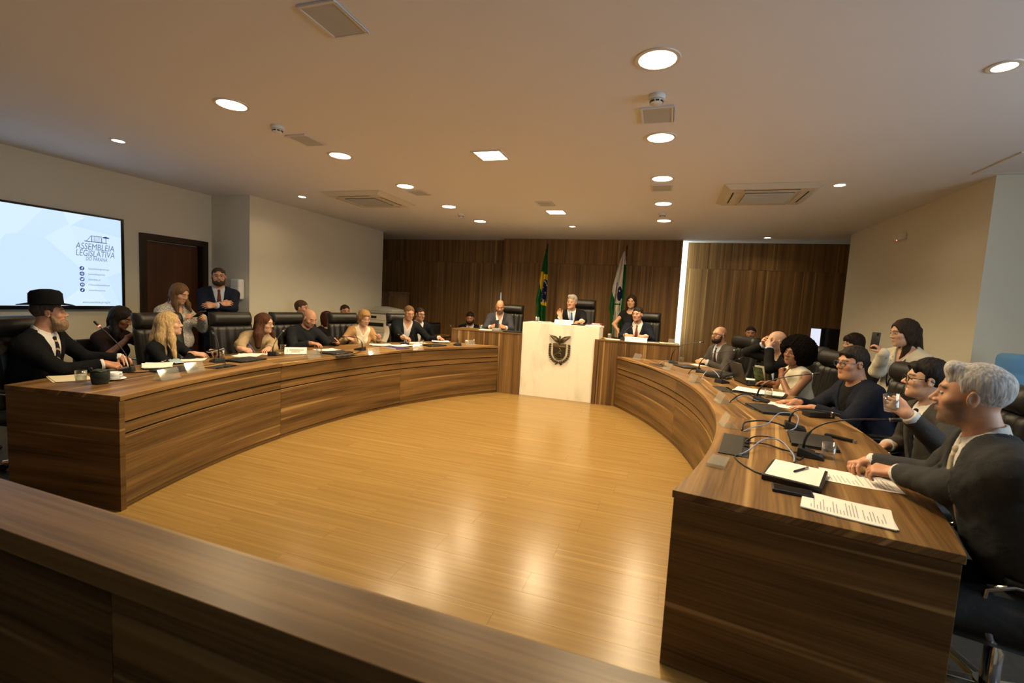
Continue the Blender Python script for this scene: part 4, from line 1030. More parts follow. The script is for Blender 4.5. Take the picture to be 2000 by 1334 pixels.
# ---- left background
P_('dark-haired woman in a dark brown top seated below the screen', head=(-5.62, 3.44, 1.135), hh=30, hp=-24, th=15, sex='f', lean=.06, skin=SKD, res=.006, gres=.013, seed=9, hair='long', haircol=DARK, eye=.4, locks=[([(-.03, -.07, .0), (-.02, -.02, -.16), (0, 0, -.12)], [.055, .055, .03]), ([(.06, -.03, .0), (.01, 0, -.16), (.02, 0, -.12)], [.03, .04, .02])],
   wear=dict(top=dict(mat=((.022, .012, .010), .9), neck='crew', sleeve=.95), trousers=(BLK,)),
   handR=dict(pos=(-5.30, 3.42, .99), dir=hd(55, 20), up=(.3, -.8, .3), pose=FIST), handL=dict(pos=(-5.20, 3.62, .93), dir=hd(-10, 20), up=(0, .5, 1), pose=GRIP))
P_('standing woman in a black-and-white print blouse before the door', head=(-5.42, 3.94, 1.425), hh=12, hp=-22, th=5, sex='f', stance='stand', scale=.93, lean=.02, skin=SK1, res=.0055, gres=.012, seed=10, hair='long', haircol=(.12, .065, .03), eye=.35, headsize=.95, build=.96,
   locks=[([(-.03, -.075, .0), (-.03, -.01, -.12), (0, .0, -.10)], [.05, .055, .03]), ([(.06, -.03, .0), (.02, .01, -.14), (.03, 0, -.10)], [.03, .04, .018]), ([(-.065, .0, .0), (.03, .03, -.14), (.02, .02, -.08)], [.02, .028, .014])],
   wear=dict(top=dict(mat=((.44, .40, .34), .9, 'print', (.02, .02, .02)), neck='v', sleeve=1.6, inf=.018, name='blouse'), trousers=(BLK,)), hip=(-5.46, 3.93, .86),
   handR=dict(pos=(-5.17, 3.86, 1.175), dir=hd(35, 15), up=(.2, -.8, .4), pose=GRIP), handL=dict(pos=(-5.12, 4.0, 1.165), dir=hd(-25, 10), up=(0, .8, .4), pose=GRIP))
P_('standing bearded man with folded arms in a navy suit and red tie', head=(-5.75, 4.71, 1.655), hh=-38, hp=2, th=-36, stance='stand', lean=.02, skin=SK1, res=.0055, gres=.012, seed=11, hair='short', haircol=(.055, .03, .018), hairline=.01, beard=True, beardcol=(.05, .025, .015), glasses=True, grim=.0012,
   wear=suit((.011, .014, .026), (.45, .50, .58), ((.12, .028, .028), .5), vw=.075),
   handR=dict(pos=(-5.46, 4.60, 1.315), dir=hd(60, 14), up=(.6, -.5, .3), pose=REST, pole=(-.7, -.5, -.8)), handL=dict(pos=(-5.54, 4.40, 1.28), dir=hd(-112, -2), up=(.8, -.4, .3), pose=REST, pole=(.6, .8, -.8)))
P_('brown-haired man seated behind the bald man at the left wall', head=(-5.50, 5.95, 1.245), hh=15, hp=2, th=-20, lean=.05, skin=SK1, res=.006, gres=.015, seed=12, hair='short', haircol=(.07, .035, .018), top=.008, wear=suit((.03, .03, .035)))
P_('woman with glasses and dark red hair holding a paper at the left wall', head=(-5.38, 6.40, 1.085), hh=18, hp=-4, th=-15, sex='f', lean=.06, skin=SK2, res=.006, gres=.015, seed=13, smile=.8, hair='long', haircol=(.045, .012, .010), glasses=True, grim=.0022, locks=[([(-.03, -.07, .0), (-.01, 0, -.12)], [.05, .04]), ([(.06, -.02, .0), (.0, 0, -.10)], [.03, .03])],
   wear=dict(top=dict(mat=((.012, .012, .013), .9), neck='crew'), trousers=(BLK,)), handR=dict(pos=(-5.02, 6.30, .86), dir=hd(-10, 5), up=(0, 0, 1), pose=GRIP))
P_('man mostly hidden behind the chair of the woman in tan', head=(-5.44, 6.92, 1.193), hh=-35, th=-40, lean=.05, skin=SK2, res=.006, gres=.016, seed=14, hair='short', haircol=(.035, .02, .012), wear=suit((.02, .02, .022)))
P_('man in a dark suit half hidden behind the man with the striped shirt', head=(-4.33, 7.62, 1.205), hh=-25, hp=-6, th=-40, lean=.08, skin=SK2, res=.006, gres=.015, seed=15, hair='short', haircol=(.03, .016, .01), glasses=True, wear=suit((.010, .011, .014)))
P_('bearded man looking at his phone behind the left raised desk', head=(-3.98, 9.13, 1.125), hh=-72, hp=-10, th=-70, lean=.05, skin=SK2, res=.006, gres=.015, seed=16, hair='short', haircol=(.025, .014, .009), top=.01, beard=True, wear=suit((.010, .011, .014)),
   handR=dict(pos=(-4.02, 8.83, .905), dir=hd(-20, 30), up=(-.4, -.8, .2), pose=GRIP), handL=dict(pos=(-3.86, 8.84, .905), dir=hd(-130, 30), up=(.4, -.8, .2), pose=GRIP))
# ---- the dais
P_('balding man in a grey suit looking at his phone, left of the podium', head=(-2.93, 8.08, 1.425), hh=-72, hp=-22, th=-74, base=.25, lean=.14, skin=SK2, res=.0055, gres=.012, seed=17, hair='ring', haircol=(.05, .03, .02), stubble=.6, beardcol=(.10, .07, .05), eye=.45, build=1.1,
   wear=suit((.045, .045, .055), (.62, .60, .62), None, opencollar=True, vw=.075), hip=(-2.97, 8.22, .80),
   handR=dict(pos=(-2.89, 7.70, 1.085), dir=hd(-20, 20), up=(-.3, -.8, .4), pose=GRIP), handL=dict(pos=(-2.75, 7.72, 1.085), dir=hd(-130, 20), up=(.4, -.8, .4), pose=GRIP))
P_('grey-haired man in a black suit and blue tie speaking at the podium', head=(-1.60, 8.10, 1.58), hh=-100, hp=-4, hr=-4, th=-82, base=.42, lean=.12, skin=SK1, res=.0055, gres=.012, seed=18, hair='short', haircol=(.34, .30, .26), top=.006, quiff=True, brow=(.2, .16, .13), open=.8, smile=.3, hip=(-1.58, 8.26, .99),
   wear=suit((.009, .009, .010), (.60, .62, .66), ((.03, .09, .30), .5), vw=.075),
   handR=dict(pos=(-1.755, 7.82, 1.385), dir=hd(150, 62), up=(-.5, .75, .2), pose=POINT, pole=(-.6, .2, -1)), handL=dict(pos=(-1.40, 7.62, 1.255), dir=hd(-150, -8), up=(.2, 0, 1), pose=GRIP))
P_('young woman with long dark hair standing behind the right raised desk', head=(-.63, 8.72, 1.645), hh=-98, hp=-3, th=-92, sex='f', stance='stand', base=.25, scale=.90, skin=SK1, res=.0055, gres=.012, seed=19, smile=.8, hair='long', haircol=(.026, .015, .010), hip=(-.60, 8.75, 1.08),
   locks=[([(-.03, -.075, .0), (0, .02, -.14), (0, .0, -.12)], [.045, .045, .03]), ([(.068, -.03, .0), (-.01, .0, -.14), (-.01, -.04, -.10)], [.016, .022, .012]), ([(-.068, -.03, .0), (.01, .0, -.14), (.0, -.04, -.10)], [.016, .022, .012])],
   wear=dict(top=dict(mat=((.013, .013, .014), .9), neck='round', sleeve=.30, name='dress'), trousers=(BLK,)),
   handR=dict(pos=(-.81, 8.42, 1.055), dir=hd(-100, -60), up=(-.9, -.2, .2), pose=FLAT, pole=(-.6, .4, .1)))
P_('smiling dark-haired man in a navy suit with clasped hands, right of the podium', head=(-.47, 8.10, 1.43), hh=-112, hp=-2, th=-95, base=.25, lean=.12, skin=SK1, res=.0055, gres=.012, seed=20, smile=1.0, open=.5, hair='short', haircol=(.02, .013, .01), top=.006, hip=(-.45, 8.24, .80), build=1.05,
   wear=suit((.011, .013, .022), WHT, ((.16, .045, .03), .5), vw=.085),
   handR=dict(pos=(-.52, 7.70, 1.085), dir=hd(-10, 0), up=(-.2, -.4, 1), pose=GRIP), handL=dict(pos=(-.38, 7.70, 1.09), dir=hd(-170, 0), up=(.2, -.4, 1), pose=GRIP))
# ---- right desk, back to front
P_('bald man with glasses and full black beard in a grey suit', head=(.73, 7.20, 1.22), hh=-146, hp=0, th=-148, back=outw(.73, 7.2, 1), lean=.14, skin=SK1, res=.0055, gres=.012, seed=21, fat=1.05, beard=True, beardcol=(.022, .014, .010), brow=(.02, .014, .01), scalp=.25, haircol=(.05, .03, .02), glasses=True, grim=.003, smile=.7, build=1.1, belly=1.1,
   wear=suit((.065, .058, .050), (.42, .46, .55), ((.05, .018, .014), .5), vw=.075),
   handR=dict(pos=(.47, 7.12, .84), dir=hd(-135, 0), up=(-.3, .2, 1), pose=FIST), handL=dict(pos=(.50, 7.02, .845), dir=hd(155, 0), up=(-.2, -.5, 1), pose=GRIP))
P_('bald man in a black suit adjusting his glasses with both hands', head=(1.24, 6.12, 1.24), hh=-168, hp=-14, th=-160, back=outw(1.24, 6.12, 1), lean=.14, skin=SK3, res=.005, gres=.011, seed=22, scalp=.2, haircol=(.2, .16, .13), build=1.08, glasses=True, grim=.0015,
   wear=suit((.010, .010, .010), (.40, .46, .60), None, vw=.07, opencollar=True),
   handR=dict(pos=(1.12, 6.20, 1.245), dir=hd(-110, 50), up=(-.6, .6, .1), pose=POINT, pole=(-.3, .9, -.9)), handL=dict(pos=(1.125, 5.99, 1.235), dir=hd(100, 50), up=(-.7, -.6, .0), pose=POINT, pole=(-.7, -.7, -.9)))
P_('woman with a large black afro in a white sleeveless top', head=(1.25, 5.33, 1.175), hh=-140, hp=0, hr=-6, th=-158, sex='f', back=outw(1.25, 5.33, 1), lean=.10, skin=SKD, res=.005, gres=.011, seed=23, hair='afro', haircol=(.008, .006, .005), lips=(.06, .018, .018),
   wear=dict(top=dict(mat=((.62, .58, .44), .9), neck='crew', sleeve=0, inf=.016, name='sleeveless_top'), trousers=(BLK,)), tres=.010,
   handR=dict(pos=(1.00, 5.42, .84), dir=hd(175, 0), up=(-.2, .2, 1), pose=REST), handL=dict(pos=(1.135, 5.27, 1.005), dir=hd(100, 75), up=(-.9, -.3, .1), pose=FIST, pole=(-.3, -.9, -1.0)))
P_('dark-haired man with glasses in a navy blazer, hands flat on the right desk', head=(1.47, 4.47, 1.185), hh=-160, hp=-3, th=-168, back=outw(1.47, 4.47, 1), lean=.16, skin=SK2, res=.0045, gres=.010, seed=24, fat=1.1, neck=1.15, headsize=1.06, hair='short', haircol=(.025, .018, .014), top=.012, wide=.004, fringe=-1, glasses=plain('blue_grey_frame', (.05, .06, .10), .3), grim=.0026, build=1.22, belly=1.2, bigarm=True,
   wear=dict(jacket=((.012, .014, .024),), vb=-.42, vw=.10, top=dict(mat=((.011, .011, .012), .9), neck='crew', sleeve=1.0, inf=.008, name='undershirt'), trousers=(BLK,)),
   handR=dict(pos=(1.03, 4.52, .808), dir=hd(-178, -3), up=(0, 0, 1), pose=FLAT), handL=dict(pos=(1.10, 4.32, .808), dir=hd(170, -3), up=(0, 0, 1), pose=FLAT))
P_('laughing black-haired man with glasses raising a glass of water', head=(1.575, 3.57, 1.19), hh=172, hp=2, th=-175, back=outw(1.57, 3.57, 1), lean=.10, skin=SK3, res=.0045, gres=.010, seed=25, open=1.0, smile=.9, hair='short', haircol=(.014, .010, .009), top=.016, wide=.006, fringe=1, glasses=True, grim=.0026,
   wear=suit((.050, .046, .040), WHT, ((.012, .012, .014), .5), vw=.07),
   handR=dict(pos=(1.40, 3.70, .70), dir=hd(-170, -10), up=(0, .4, 1), pose=REST), handL=dict(pos=(1.255, 3.12, 1.085), dir=hd(158, 40), up=(-.2, -.95, .2), pose=GRIP, pole=(.1, -.8, -1)))
P_('grey-haired man with a short beard in a charcoal suit, hands clasped on the desk', head=(1.115, 2.195, 1.283), hh=152, hp=-1, th=169, hairnoise=.5, back=(.95, -.15), lean=.24, skin=SK1, res=.0035, gres=.008, hres=.004, seed=26, hair='short', haircol=(.44, .42, .40), top=.002, quiff=True, brow=(.06, .045, .035), stubble=.75, beardcol=(.085, .065, .05), build=1.12, belly=1.1, bigarm=True, sres=.006,
   wear=suit((.042, .043, .044), (.62, .60, .57), ((.42, .36, .26), .5), vw=.06, vb=-.32),
   handR=dict(pos=(.955, 2.70, .835), dir=hd(-150, -4), up=(-.2, .3, 1), pose=GRIP), handL=dict(pos=(.965, 2.585, .842), dir=hd(148, -4), up=(-.2, -.4, 1), pose=GRIP, pole=(.3, -1.0, -.7)))
# ---- right background
P_('man seated far back at the wooden wall, only his head showing', head=(1.40, 8.95, 1.20), hh=-98, th=-95, lean=.05, skin=SK2, res=.006, gres=.016, seed=27, hair='short', haircol=(.02, .012, .009), stubble=.5, wear=suit((.02, .02, .022)))
P_('woman with dark fringe seated at the right wall, mostly hidden', head=(2.06, 6.30, 1.265), hh=-165, hp=-6, th=-170, sex='f', lean=.05, skin=SK1, res=.006, gres=.016, seed=28, hair='long', fringe=1, haircol=(.018, .010, .008), wear=dict(top=dict(mat=(BLK, .9)), trousers=(BLK,)))
P_('standing woman with very long dark hair in a cream blouse filming with a phone', head=(2.02, 5.04, 1.45), hh=-172, hp=-10, th=-150, sex='f', stance='stand', scale=.92, skin=SK3, res=.0045, gres=.010, seed=29, hair='long', haircol=(.032, .019, .012), hip=(2.06, 5.08, .90),
   locks=[([(-.02, -.075, .0), (.03, .03, -.16), (0, .0, -.18), (0, 0, -.12)], [.05, .05, .04, .02]), ([(.035, -.075, .0), (.02, .03, -.16), (.01, .0, -.18), (0, 0, -.12)], [.04, .045, .035, .02]), ([(.070, -.035, .0), (-.005, -.035, -.15), (-.025, -.05, -.14), (-.02, -.01, -.18)], [.018, .022, .022, .010]), ([(.072, -.05, -.02), (.01, -.02, -.14), (-.005, -.03, -.15), (-.01, 0, -.14)], [.018, .024, .022, .010]), ([(-.070, -.035, .0), (-.02, .04, -.15), (-.03, .01, -.16), (0, 0, -.14)], [.018, .024, .022, .010])],
   wear=dict(top=dict(mat=((.60, .54, .42), .9), neck='v', sleeve=1.5, inf=.018, name='blouse'), trousers=(BLK,)), wrinkle=.006,
   handR=dict(pos=(1.79, 4.90, 1.32), dir=hd(150, 55), up=(.7, -.6, .2), pose=GRIP, pole=(-.2, .3, -1)))
P_('person in a dark suit at the far left edge, only a cuffed hand showing', head=(-5.78, 2.06, 1.20), hh=25, th=20, lean=.10, skin=SK1, res=.007, gres=.016, seed=30, hair='short', haircol=(.03, .02, .012), wear=suit((.010, .010, .012)),
   handR=dict(pos=(-5.24, 2.22, .78), dir=hd(20, -5), up=(0, 0, 1), pose=REST), handL=dict(pos=(-5.30, 2.34, .76), dir=hd(-10, -5), up=(0, 0, 1), pose=REST))
ONLY = globals().get('ONLY_PEOPLE')
BUILT = {}
for i, (lb, s) in enumerate(PEOPLE):
    if ONLY is not None and i not in ONLY: continue
    BUILT[i] = build_person(lb, s)
# ================================================================== CHAIRS
def pad_grid(name, w, h, t, nx, nz, front, mat):
    """cushion: grid in x,z; front(x,z) gives extra forward bulge; y forward"""
    m = MB(); vs = []; fs = []
    for side in (1, -1):
        for j in range(nz + 1):
            for i in range(nx + 1):
                x = (i / nx - .5) * w; z = j / nz * h
                e = min(i, nx - i) / nx * w; f = min(j, nz - j) / nz * h; q = min(1, e / .03) * min(1, f / .03)
                y = side * t / 2 * (.25 + .75 * math.sqrt(max(0, 1 - (1 - q) ** 2))) + (front(x, z) * q if side > 0 else 0)
                vs.append((x, y, z))
    n = (nx + 1) * (nz + 1)
    for s_ in (0, 1):
        for j in range(nz):
            for i in range(nx):
                a = s_ * n + j * (nx + 1) + i; q = (a, a + 1, a + nx + 2, a + nx + 1); fs.append(q if s_ else q[::-1])
    bd = [i for i in range(nx + 1)] + [(j + 1) * (nx + 1) - 1 for j in range(1, nz + 1)] + [nz * (nx + 1) + i for i in range(nx - 1, -1, -1)] + [j * (nx + 1) for j in range(nz - 1, 0, -1)]
    for a, b in zip(bd, bd[1:] + bd[:1]): fs.append((a, b, b + n, a + n))
    return m.add(vs, fs).mesh(name, mat, 'all')
def make_chair():
    c = empty('office_chair')
    se = pad_grid('seat', .52, .50, .11, 14, 14, lambda x, z: .012, M['leather']); o = obj('seat', se, c, (0, -.25, .435), (R(-90), 0, 0)); o.rotation_euler = (R(90), 0, 0); o.location = (0, .25, .435)
    tl = (R(-9), 0, 0)
    obj('backrest', pad_grid('backrest', .52, .60, .09, 26, 16, lambda x, z: .010 * math.cos(x / .52 * 2 * PI * 5) + .03 * math.exp(-((z - .12) / .12) ** 2), M['leather']), c, (0, -.225, .47), (R(9), 0, 0))
    obj('headrest', pad_grid('headrest', .50, .17, .12, 18, 10, lambda x, z: .03 * math.sin(PI * z / .17), M['leather']), c, (0, -.315, 1.05), (R(11), 0, 0))
    for sx in (-1, 1):
        a = obj('armrest', MB().tube([(sx * .27, -.16, .42), (sx * .31, -.20, .44), (sx * .315, -.235, .52), (sx * .31, -.22, .62), (sx * .305, -.12, .655), (sx * .30, .06, .655), (sx * .30, .13, .62), (sx * .30, .135, .55), (sx * .29, .10, .44), (sx * .26, .08, .42)], .011, 10).mesh('armrest', M['chrome'], 'all'), c)
        obj('arm_pad', MB().box(sx * .30 - .025, sx * .30 + .025, -.14, .09, .662, .682).mesh('arm_pad', M['leather'], True, bevel=.009), a)
    obj('column', MB().lathe([(.055, .0), (.06, .04), (.03, .06), (.03, .2), (.022, .21), (.022, .33), (.09, .34), (.09, .375)], 20, (0, 0, .06)).mesh('column', M['chrome'], True), c)
    b = obj('star_base', MB().lathe([(.05, .07), (.05, .12)], 16).mesh('star_base', M['chrome'], True), c)
    lg = MB().add([(.03, -.025, .075), (.03, .025, .075), (.03, .022, .115), (.03, -.022, .115), (.30, -.016, .06), (.30, .016, .06), (.30, .012, .08), (.30, -.012, .08)], [(0, 1, 2, 3), (7, 6, 5, 4), (0, 4, 5, 1), (1, 5, 6, 2), (2, 6, 7, 3), (3, 7, 4, 0)]).mesh('leg', M['chrome'], bevel=.004)
    cs = MB().tube([(.295, -.022, .028), (.295, .022, .028)], .028, 14).mesh('caster', M['black'], True)
    for k in range(5):
        obj('leg', lg, b, rot=(0, 0, k * 2 * PI / 5 + .3)); obj('caster', cs, b, rot=(0, 0, k * 2 * PI / 5 + .3))
    return c
CH0 = make_chair(); _first = [True]
def chair(x, y, z, heading, label, group='black leather office chairs'):
    c = CH0 if _first[0] else copy_tree(CH0)
    _first[0] = False
    c.location = (x, y, z); c.rotation_euler = (0, 0, R(heading) - PI / 2); tag(c, label, 'chair', group)
def chair_at(hx, hy, side, label, z=0.0, turn=0):
    c = CLc if side < 0 else CRc; d = Vector((c[0] - hx, c[1] - hy)).normalized(); p = Vector((hx, hy)) + d * .32
    chair(p.x, p.y, z, math.degrees(math.atan2(d.y, d.x)) + turn, label)
chair_at(-4.98, 2.27, -1, 'black leather office chair of the man in the hat')
chair_at(-5.18, 3.53, -1, 'black leather office chair behind the blonde woman')
chair_at(-5.18, 4.36, -1, 'black leather office chair behind the woman in the beige sweater', turn=-8)
chair_at(-5.07, 5.20, -1, 'black leather office chair behind the bald man in the black shirt')
chair_at(-4.84, 6.10, -1, 'black leather office chair of the woman in the tan blazer')
chair_at(-4.43, 7.09, -1, 'black leather office chair of the man in the striped shirt')
chair_at(1.10, 7.34, 1, 'black leather office chair behind the bearded man in grey')
chair_at(1.63, 6.25, 1, 'black leather office chair of the man adjusting his glasses')
chair_at(1.66, 5.42, 1, 'black leather office chair of the woman with the afro')
chair_at(1.91, 4.50, 1, 'black leather office chair of the man in the navy blazer')
chair_at(1.99, 3.56, 1, 'black leather office chair of the man raising the glass')
chair_at(1.66, 2.22, 1, 'black leather office chair with chrome arm at the lower right edge')
chair(-2.88, 8.30, .25, -88, 'black leather office chair left of the podium, on the dais')
chair(-1.50, 8.33, .42, -88, 'tall black leather office chair behind the marble podium')
chair(-.36, 8.32, .25, -92, 'black leather office chair right of the podium, on the dais')
def visitor_chair(x, y, heading, label):
    t = thing('visitor_chair', label, 'chair', (x, y, 0), R(heading) - PI / 2, 'black visitor chairs along the walls')
    obj('seat', MB().box(-.24, .24, -.22, .24, .42, .47).mesh('seat', M['leather'], True, bevel=.02, seg=3), t)
    obj('backrest', MB().box(-.24, .24, -.27, -.225, .50, .90).mesh('backrest', M['leather'], True, bevel=.02, seg=3), t)
    for sx in (-1, 1):
        obj('leg_frame', MB().tube([(sx * .25, .25, .012), (sx * .25, -.22, .012), (sx * .25, -.24, .06), (sx * .25, -.19, .40), (sx * .25, .2, .44), (sx * .25, .22, .5), (sx * .25, .2, .64), (sx * .25, -.25, .65)], .011, 8).mesh('leg_frame', M['chrome'], 'all'), t)
for x, y, h, lb in ((-5.66, 3.42, 15, 'chrome-armed black visitor chair below the wall screen'), (-5.86, 2.02, 20, 'black visitor chair at the far left edge of the picture'), (-5.53, 5.98, -20, 'black visitor chair at the left wall, behind the bald man'), (-5.42, 6.44, -15, 'black visitor chair of the red-haired woman at the left wall'), (-5.42, 6.95, -40, 'black visitor chair at the left wall, nearest the copier'),
                    (-4.38, 7.66, -40, 'black visitor chair behind the man in the striped shirt'), (-4.0, 9.17, -70, 'black visitor chair against the wooden wall on the left'), (1.40, 9.0, -95, 'black visitor chair against the wooden wall on the right'), (2.10, 6.31, -170, 'black visitor chair at the plain right wall')):
    visitor_chair(x, y, h, lb)

# ================================================================== TABLETOP THINGS
def mic(base, tip, zt, label, live=False, bend=.6):
    bx, by = base; tip = Vector(tip); d = (tip.xy - Vector((bx, by))); a = math.atan2(d.y, d.x)
    t = thing('microphone', label, 'microphone', (bx, by, zt), a, 'gooseneck microphones')
    obj('base', MB().add([(-.065, -.05, 0), (.065, -.05, 0), (.065, .05, 0), (-.065, .05, 0), (-.06, -.045, .05), (.06, -.045, .018), (.06, .045, .018), (-.06, .045, .05)],
                         [(3, 2, 1, 0), (4, 5, 6, 7), (0, 1, 5, 4), (1, 2, 6, 5), (2, 3, 7, 6), (3, 0, 4, 7)]).mesh('base', M['black'], True, bevel=.005), t)
    obj('button', MB().box(.02, .04, -.012, .012, .026, .034).mesh('button', M['steel'], bevel=.002), t)
    D = d.length; h = tip.z - zt; p0 = Vector((-.035, 0, .045)); p1 = Vector((-.04, 0, .045 + (h - .045) * bend)); p3 = Vector((D, 0, h)); p2 = p3 - (p3 - p1).normalized() * (p3 - p1).length * .5
    path = []
    for i in range(17):
        s_ = i / 16; path.append(p0 * (1 - s_) ** 3 + p1 * 3 * s_ * (1 - s_) ** 2 + p2 * 3 * s_ * s_ * (1 - s_) + p3 * s_ ** 3)
    g = obj('gooseneck', MB().tube(path, [.0075 if i < 4 else .0042 for i in range(17)], 8).mesh('gooseneck', M['black'], 'all'), t)
    e = (path[-1] - path[-2]).normalized()
    obj('capsule', MB().tube([path[-1] - e * .01, path[-1], path[-1] + e * .03, path[-1] + e * .036], [.007, .0095, .0095, .005], 10).mesh('capsule', M['black'], 'all'), t)
    obj('ring', MB().tube([path[-1] - e * .018, path[-1] - e * .010], .0098, 10).mesh('ring', plain('mic_ring_on', (1, .1, .08), .4, emit=(1, .10, .06), es=5) if live else M['chrome'], True), t)
    return t
TZ_ = TZ
mic((-4.237, 2.612), (-4.36, 2.50, 1.177), TZ, 'gooseneck microphone with a lit red ring before the man in the hat', True, .3)
mic((-4.206, 3.426), (-4.29, 3.45, 1.07), TZ, 'upright gooseneck microphone before the blonde woman', False, .8)
mic((-4.204, 4.129), (-4.33, 4.40, 1.05), TZ, 'gooseneck microphone before the woman in the beige sweater', False, .45)
mic((-3.834, 5.194), (-4.10, 5.20, .942), TZ, 'low-bent gooseneck microphone before the bald man in black', False, 1.3)
mic((-3.768, 6.192), (-3.95, 6.30, .93), TZ, 'gooseneck microphone among papers before the man in the striped shirt', False, .9)
mic((-3.149, 6.76), (-3.398, 7.0, 1.081), TZ, 'gooseneck microphone at the far end of the left desk', False, .5)
mic((.139, 6.93), (.481, 6.90, 1.121), TZ, 'gooseneck microphone at the far end of the right desk', False, .75)
mic((.462, 6.171), (.81, 6.10, 1.10), TZ, 'gooseneck microphone crossing in front of the man in grey', False, .7)
mic((.621, 5.441), (.80, 5.60, 1.053), TZ, 'gooseneck microphone beside the open laptop', False, .7)
mic((.846, 4.524), (1.196, 4.40, 1.083), TZ, 'gooseneck microphone reaching towards the woman with the afro', False, .6)
mic((.882, 3.55), (1.09, 3.52, .925), TZ, 'low-bent gooseneck microphone beside the black case', False, 1.3)
mic((.805, 2.887), (1.124, 2.80, 1.054), TZ, 'large gooseneck microphone before the grey-haired man, nearest the camera', False, .75)
mic((-1.50, 7.45), (-1.599, 7.80, 1.485), 1.213, 'gooseneck microphone with a lit red ring on the podium', True, .5)
mic((-.60, 7.45), (-.52, 7.66, 1.24), 1.022, 'gooseneck microphone on the raised desk right of the podium', False, .7)

def tumbler(x, y, z, label, k=1.0, fill=.55, group='drinking glasses'):
    t = thing('water_glass', label, 'glass', (x, y, z), 0, group); r, h, w = .036 * k, .085 * k, .0018
    obj('glass', MB().lathe([(0, .0), (r * .88, .0), (r * .9, .004), (r, h), (r - w, h), (r * .9 - w, .010), (0, .010)], 28).mesh('glass', M['glass'], 'all'), t)
    if fill: obj('water', MB().lathe([(0, .0105), (r * .9 - w - .0004, .0105), ((r * .9 + r * .1 * fill) - w - .0004, h * fill), (0, h * fill)], 28).mesh('water', M['water'], True), t)
    return t
for x, y, z, lb in ((-4.045, 2.204, TZ, 'glass of water beside the camouflage pouch on the left desk'), (-4.449, 3.672, TZ, 'glass on the left desk beside the upright microphone'), (-4.408, 4.47, TZ, 'glass on the left desk behind the white name card'), (-3.856, 4.452, TZ, 'glass on the left desk before the bald man'), (-3.588, 6.39, TZ, 'glass on the left desk near the man in the striped shirt'),
                    (-2.08, 7.62, 1.213, 'glass at the left corner of the podium'), (-3.08, 7.55, 1.022, 'glass on the raised desk left of the podium'), (-.85, 7.60, 1.022, 'glass on the raised desk right of the podium'),
                    (.895, 2.906, TZ, 'glass of water on the right desk nearest the camera'), (.942, 4.759, TZ, 'glass of water on the right desk before the white papers'), (.25, 7.10, TZ, 'glass at the far end of the right desk')):
    tumbler(x, y, z, lb)

def acrylic_stand(x, y, z, rot, label, w=.19):
    t = thing('name_holder', label, 'name holder', (x, y, z), R(rot), 'clear acrylic name holders')
    s_ = MB(); th = .003
    for sy in (-1, 1):
        s_.add([(-w / 2, sy * .04, 0), (w / 2, sy * .04, 0), (w / 2, sy * .003, .085), (-w / 2, sy * .003, .085), (-w / 2, sy * (.04 - th), 0), (w / 2, sy * (.04 - th), 0), (w / 2, sy * .0005, .082), (-w / 2, sy * .0005, .082)],
               [(0, 1, 2, 3), (7, 6, 5, 4), (0, 4, 5, 1), (1, 5, 6, 2), (2, 6, 7, 3), (3, 7, 4, 0)])
    obj('sheet', s_.mesh('sheet', M['acrylic']), t)
    obj('foot', MB().box(-w / 2, w / 2, -.055, .055, .0, .003).mesh('foot', M['acrylic']), t)
def tang(x, y, side):
    c = CLc if side < 0 else CRc; return math.degrees(math.atan2(y - c[1], x - c[0])) + 90
for x, y, lb in ((-3.719, 2.599, 'clear acrylic name holder at the front edge of the left desk, nearest the cup'), (-3.872, 2.926, 'clear acrylic name holder before the blonde woman'), (-3.76, 4.235, 'clear acrylic name holder beside the white name card'), (-3.464, 4.952, 'clear acrylic name holder before the woman in the tan blazer'), (-3.031, 6.98, 'clear acrylic name holder at the far end of the left desk')):
    acrylic_stand(x, y, TZ, tang(x, y, -1), lb)
for x, y, lb in ((-.352, 7.05, 'clear acrylic name holder at the far end of the right desk'), (.075, 6.175, 'clear acrylic name holder second from the far end of the right desk'), (.334, 5.312, 'clear acrylic name holder in the middle of the right desk'), (.50, 4.27, 'triangular clear acrylic name holder beside the cable bundle, right desk'), (.445, 3.40, 'clear acrylic name holder by the desk seam on the right desk')):
    acrylic_stand(x, y, TZ, tang(x, y, 1) + 10, lb, .16)
t = thing('name_holder', 'flat clear acrylic name holder lying near the right desk corner', 'name holder', (.305, 2.52, TZ), R(75), 'clear acrylic name holders')
obj('sheet', MB().box(-.09, .09, -.042, .042, .016, .019).mesh('sheet', M['acrylic']), t); obj('foot', MB().box(-.09, .09, -.042, .042, .0, .003).box(-.09, -.087, -.042, .042, .003, .016).mesh('foot', M['acrylic']), t)
acrylic_stand(.12, 7.36, 1.022, 0, 'clear acrylic name holder at the end of the right raised desk', .14)

